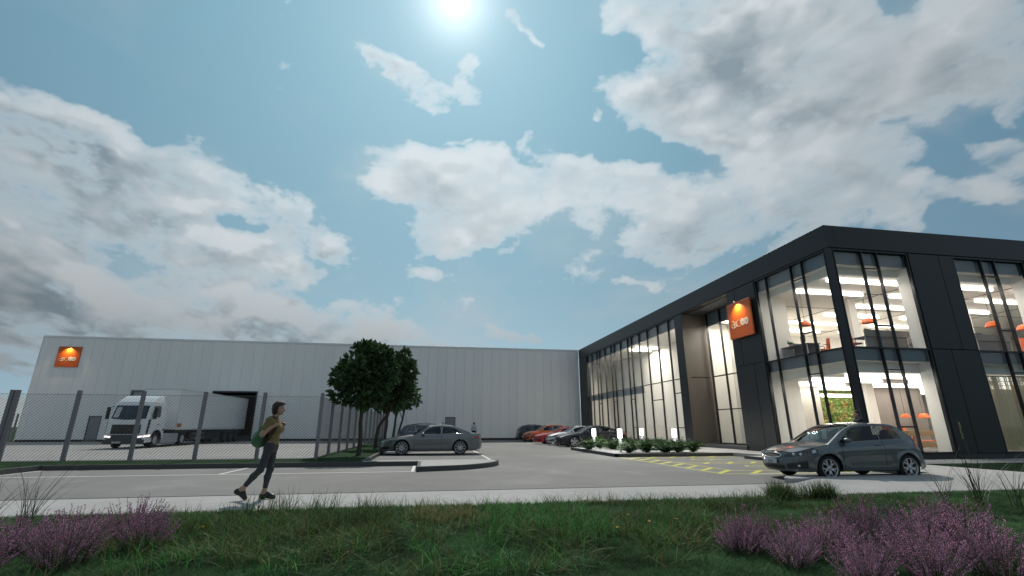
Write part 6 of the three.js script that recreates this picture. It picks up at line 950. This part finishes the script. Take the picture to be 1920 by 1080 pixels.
  for (let i = 0; i < 20; i++) clump(lerp(6.05, 7.7, R()), lerp(-8.75, -8.4, R()), 0.1, 120, 0.32, mixA);
  for (let i = 0; i < 20; i++) clump(lerp(6.0, 8.8, R()), lerp(-8.0, -6.8, R()), 0.22, 45, 0.2, mixB);
  for (let i = 0; i < 8; i++) clump(lerp(2.6, 3.4, R()), -8.7, 0.1, 16, 0.24, mixS);
  for (let i = 0; i < 150; i++) clump(lerp(-3.4, 4.2, R()), lerp(-7.4, -4.7, R()), 0.24, 34, 0.18 + 0.1 * R(), i % 3 ? mixB : mixC);
  for (let i = 0; i < 60; i++) clump(lerp(-4, 9, R()), lerp(-8.6, -7.6, R()), 0.22, 26, 0.16 + 0.1 * R(), mixA);
  // low broad leaves of clover between the grass
  const cl = []; for (let i = 0; i < 26000; i++) { const z = -8.3 + 4.2 * R(), x = lerp(-5, 7, R()); if (!inView(x, z) || fbm(x * 1.1 + 7, 2, z * 1.1, 2) < -0.05) continue; const k = 0.6 + 0.8 * R(); cl.push([x, z, 0.7 + 0.6 * R(), 1, R() * 6.28, (R() - 0.5) * 0.6, 0.03 * k, 0.10 * k, 0.045 * k]); }
  { const lf = []; for (let i = 0; i < 3; i++) { const q = leafGeo(0.026, 0.022, 0.12, 0.3); q.translate(0, 0.035, 0.004); q.rotateY(i * 2.09); lf.push(q); } field('ground_cover', join(lf), cl, 'low clover leaves between the verge grass'); }
  wl.forEach((l, i) => field(i ? `wild_grass_${String(i).padStart(3, '0')}` : 'wild_grass', longs[i], l, 'long wild grass blades, green olive and straw, along the verge'));
  // reeds: tall arching blades, each a part
  const reed = (label, x, z, n, h, seed, seedHead) => {
    const Q = rng(seed), t = thing('reed_grass', label, 'reeds', [x, vergeY(x, z), z], 0, 'tall reed clumps at the picture edges');
    const mats = [mat([0.05, 0.09, 0.03], 0.6, { phys: 1, transmission: 0.2, thickness: 0 }), mat([0.09, 0.11, 0.035], 0.6, { phys: 1, transmission: 0.2, thickness: 0 }), mat([0.035, 0.06, 0.025], 0.6)];
    for (let i = 0; i < n; i++) {
      const a = Q() * 6.28, hh = h * (0.55 + 0.5 * Q()), out = hh * (0.1 + 1.0 * Q()), wd = 0.006 + 0.014 * Q() * Q(), bx0 = (Q() - 0.5) * 0.14, bz0 = (Q() - 0.5) * 0.14, droop = Q() < 0.45 ? 0.45 * hh : 0.08 * hh;
      part('blade', surf(2, 12, (u, v) => { const k = out * Math.pow(v, 1.6), w = wd * (1 - v * v) * (u - 0.5) + 0.0005 * (u - 0.5); return [bx0 + k * Math.cos(a) - w * Math.sin(a), hh * v - droop * Math.pow(v, 4) + Math.abs(u - 0.5) * wd * 0.4 * (1 - v), bz0 + k * Math.sin(a) + w * Math.cos(a)]; }), mats[Math.floor(Q() * 3)], t);
    }
    if (seedHead) { const s = part('seed_stalk', branch([[0.02, 0, 0], [0.03, h * 0.7, 0.01], [0.0, h * 1.12, 0]], 0.004, 0.002, 5), mats[1], t); const g = []; for (let i = 0; i < 26; i++) g.push(new THREE.SphereGeometry(0.008, 5, 4).scale(0.8, 2, 0.8).translate((Q() - 0.5) * 0.02, h * (0.93 + 0.22 * i / 26), (Q() - 0.5) * 0.02)); part('seed_head', g, mat([0.25, 0.22, 0.11], 0.8), s); }
  };
  reed('tall reed clump at the left edge of the picture', -6.3, -8.3, 16, 1.3, 71); reed('tall dark reed clump behind the left heather', -5.4, -8.1, 34, 1.15, 72); reed('thin reed clump between the two left reed clumps', -5.9, -8.2, 16, 1.0, 73);
  reed('tall reed clump with a seed head at the right edge', 9.3, -7.2, 34, 1.25, 74, true); reed('reed clump at the far right picture edge, nearest the corner', 9.75, -6.95, 26, 1.2, 75); reed('slim reed clump left of the seed head reeds', 8.85, -7.4, 16, 1.1, 76);
  // heather bushes
  const floret = (() => { const g = new THREE.OctahedronGeometry(0.0065, 0); g.scale(0.85, 1.25, 0.85); return prep(g); })(), needle = blade(0.018, 0.004, 0.6, 1);
  const heather = (seed) => {
    const Q = rng(seed), fl = [], gr = [], st = [];
    for (let i = 0; i < 130; i++) {
      const a = Q() * 6.28, o = Math.sqrt(Q()), sp = o * 0.46, h = (0.62 - 0.2 * o * o) * (0.5 + 0.62 * Q()), b = [0.2 * o * Math.cos(a), 0, 0.2 * o * Math.sin(a)], e = [sp * Math.cos(a), h, sp * Math.sin(a)], m = [lerp(b[0], e[0], 0.38), h * 0.52, lerp(b[2], e[2], 0.38)];
      const c = new THREE.CatmullRomCurve3([V3(...b), V3(...m), V3(...e)]); st.push(rod(b, m, 0.004, 0.003, 3), rod(m, e, 0.003, 0.0015, 3));
      const n = 34, tone = 0.5 + 0.9 * Q();
      for (let k = 0; k < n; k++) { const t = 0.34 + 0.66 * k / (n - 1), p = c.getPoint(t), an = k * 2.4 + i, rr = 0.013 * (1.15 - 0.7 * (t - 0.4)); if (Q() < 0.42 + 0.4 * smooth(0.6, 0.4, t)) { const q = needle.clone(); q.rotateX(0.9); q.rotateY(an); q.translate(p.x, p.y, p.z); gr.push(paint(q, 0.10 * tone, 0.155 * tone, 0.045 * tone)); continue; } const f = floret.clone(), s = 0.8 + 0.7 * Q(); f.scale(s, s, s); f.rotateX(Q()); f.translate(p.x + rr * Math.cos(an), p.y, p.z + rr * Math.sin(an)); const v = tone * (0.6 + 0.8 * Q()); fl.push(paint(f, 0.56 * v, 0.265 * v, 0.425 * v)); }
      for (let k = 0; k < 26; k++) { const t = 0.12 + 0.7 * Q(), p = c.getPoint(t), q = needle.clone(); q.rotateX(0.8); q.rotateY(Q() * 6.28); q.translate(p.x, p.y, p.z); gr.push(paint(q, 0.05, 0.085, 0.028)); }
    }
    return [join(fl), join(gr), join(st)];
  };
  const hv = [heather(41), heather(42), heather(43)], hm = mat(0xffffff, 0.8, { phys: 1, vertexColors: true, transmission: 0.2, thickness: 0 }), stemM = mat([0.05, 0.035, 0.022], 0.9);
  const spots = [[-3.5, -7.0, 0.86, 'pink heather bush at the right of the left group, reaching above the pavement edge'], [-3.1, -6.5, 0.75, 'small pink heather bush on the inner end of the left group'], [-3.8, -6.45, 0.8, 'pink heather bush in the middle of the left group'], [-4.3, -6.5, 0.75, 'pink heather bush at the outer left of the left group'], [-3.5, -5.85, 0.85, 'pink heather bush at the bottom of the left group'],
    [-4.0, -5.5, 0.8, 'pink heather bush in the bottom left corner'],
    [3.42, -5.2, 0.7, 'pink heather bush at the inner left end of the right group'], [3.72, -5.35, 0.75, 'pink heather bush second from the left in the right group'], [4.05, -4.95, 0.72, 'low pink heather bush in the middle of the right group'], [4.55, -5.15, 0.72, 'pink heather bush right of the middle in the right group'], [5.15, -5.3, 0.9, 'tall pink heather bush under the right reeds'], [5.7, -5.1, 0.9, 'pink heather bush near the right edge'], [6.3, -5.2, 0.95, 'pink heather bush cut by the right picture edge'], [4.95, -4.55, 0.8, 'pink heather bush at the bottom right of the picture'], [4.2, -4.4, 0.72, 'low pink heather bush along the bottom edge in the right group'], [5.6, -4.45, 0.85, 'pink heather bush in the bottom right corner'], [3.6, -4.65, 0.66, 'lowest pink heather bush at the left of the right group'], [4.5, -4.05, 0.75, 'pink heather bush cut by the bottom edge, right group'], [5.2, -4.0, 0.8, 'pink heather bush cut by the bottom edge near the right corner'], [3.85, -4.1, 0.62, 'small pink heather bush cut by the bottom edge at the left of the right group']];
  spots.forEach(([x, z, s, label], i) => { const t = thing('heather_bush', label, 'heather', [x, vergeY(x, z) - 0.01, z], i * 1.7, 'pink heather bushes on the verge'); const [a, b, c] = hv[i % 3]; const f = part('flowers', a, hm, t); f.userData.kind = 'stuff'; part('foliage', b, hm, t).userData.kind = 'stuff'; part('stems', c, stemM, t); t.scale.setScalar(s); });
  // yellow flowers
  const petal = mat([0.62, 0.42, 0.02], 0.6);
  [[-2.62, -6.75, 'yellow flower right of the left heather'], [2.75, -6.7, 'yellow flower just left of the right heather group'], [2.85, -6.25, 'lower yellow flower left of the right heather group'], [3.3, -6.35, 'small yellow flower behind the right heather'], [2.35, -6.0, 'yellow flower in the grass left of the right heather']].forEach(([x, z, label], i) => {
    const Q = rng(500 + i), t = thing('yellow_flower', label, 'flower', [x, vergeY(x, z), z], i); part('stem', branch([[0, 0, 0], [0.01, 0.1, 0], [0.0, 0.2 - 0.01 * i, 0.015]], 0.003, 0.002, 5), mat([0.04, 0.08, 0.02], 0.8), t);
    const g = []; for (let k = 0; k < 14; k++) g.push(placeGeo(leafGeo(0.026, 0.009, 0.1, 0.2), V3(0, 0.2 - 0.01 * i, 0.015), V3(Math.cos(k * 0.449), 0.45 + 0.2 * (k % 2), Math.sin(k * 0.449)), 0, 1)); part('petals', g, petal, t);
  });
}
renderer.render(scene, camera);
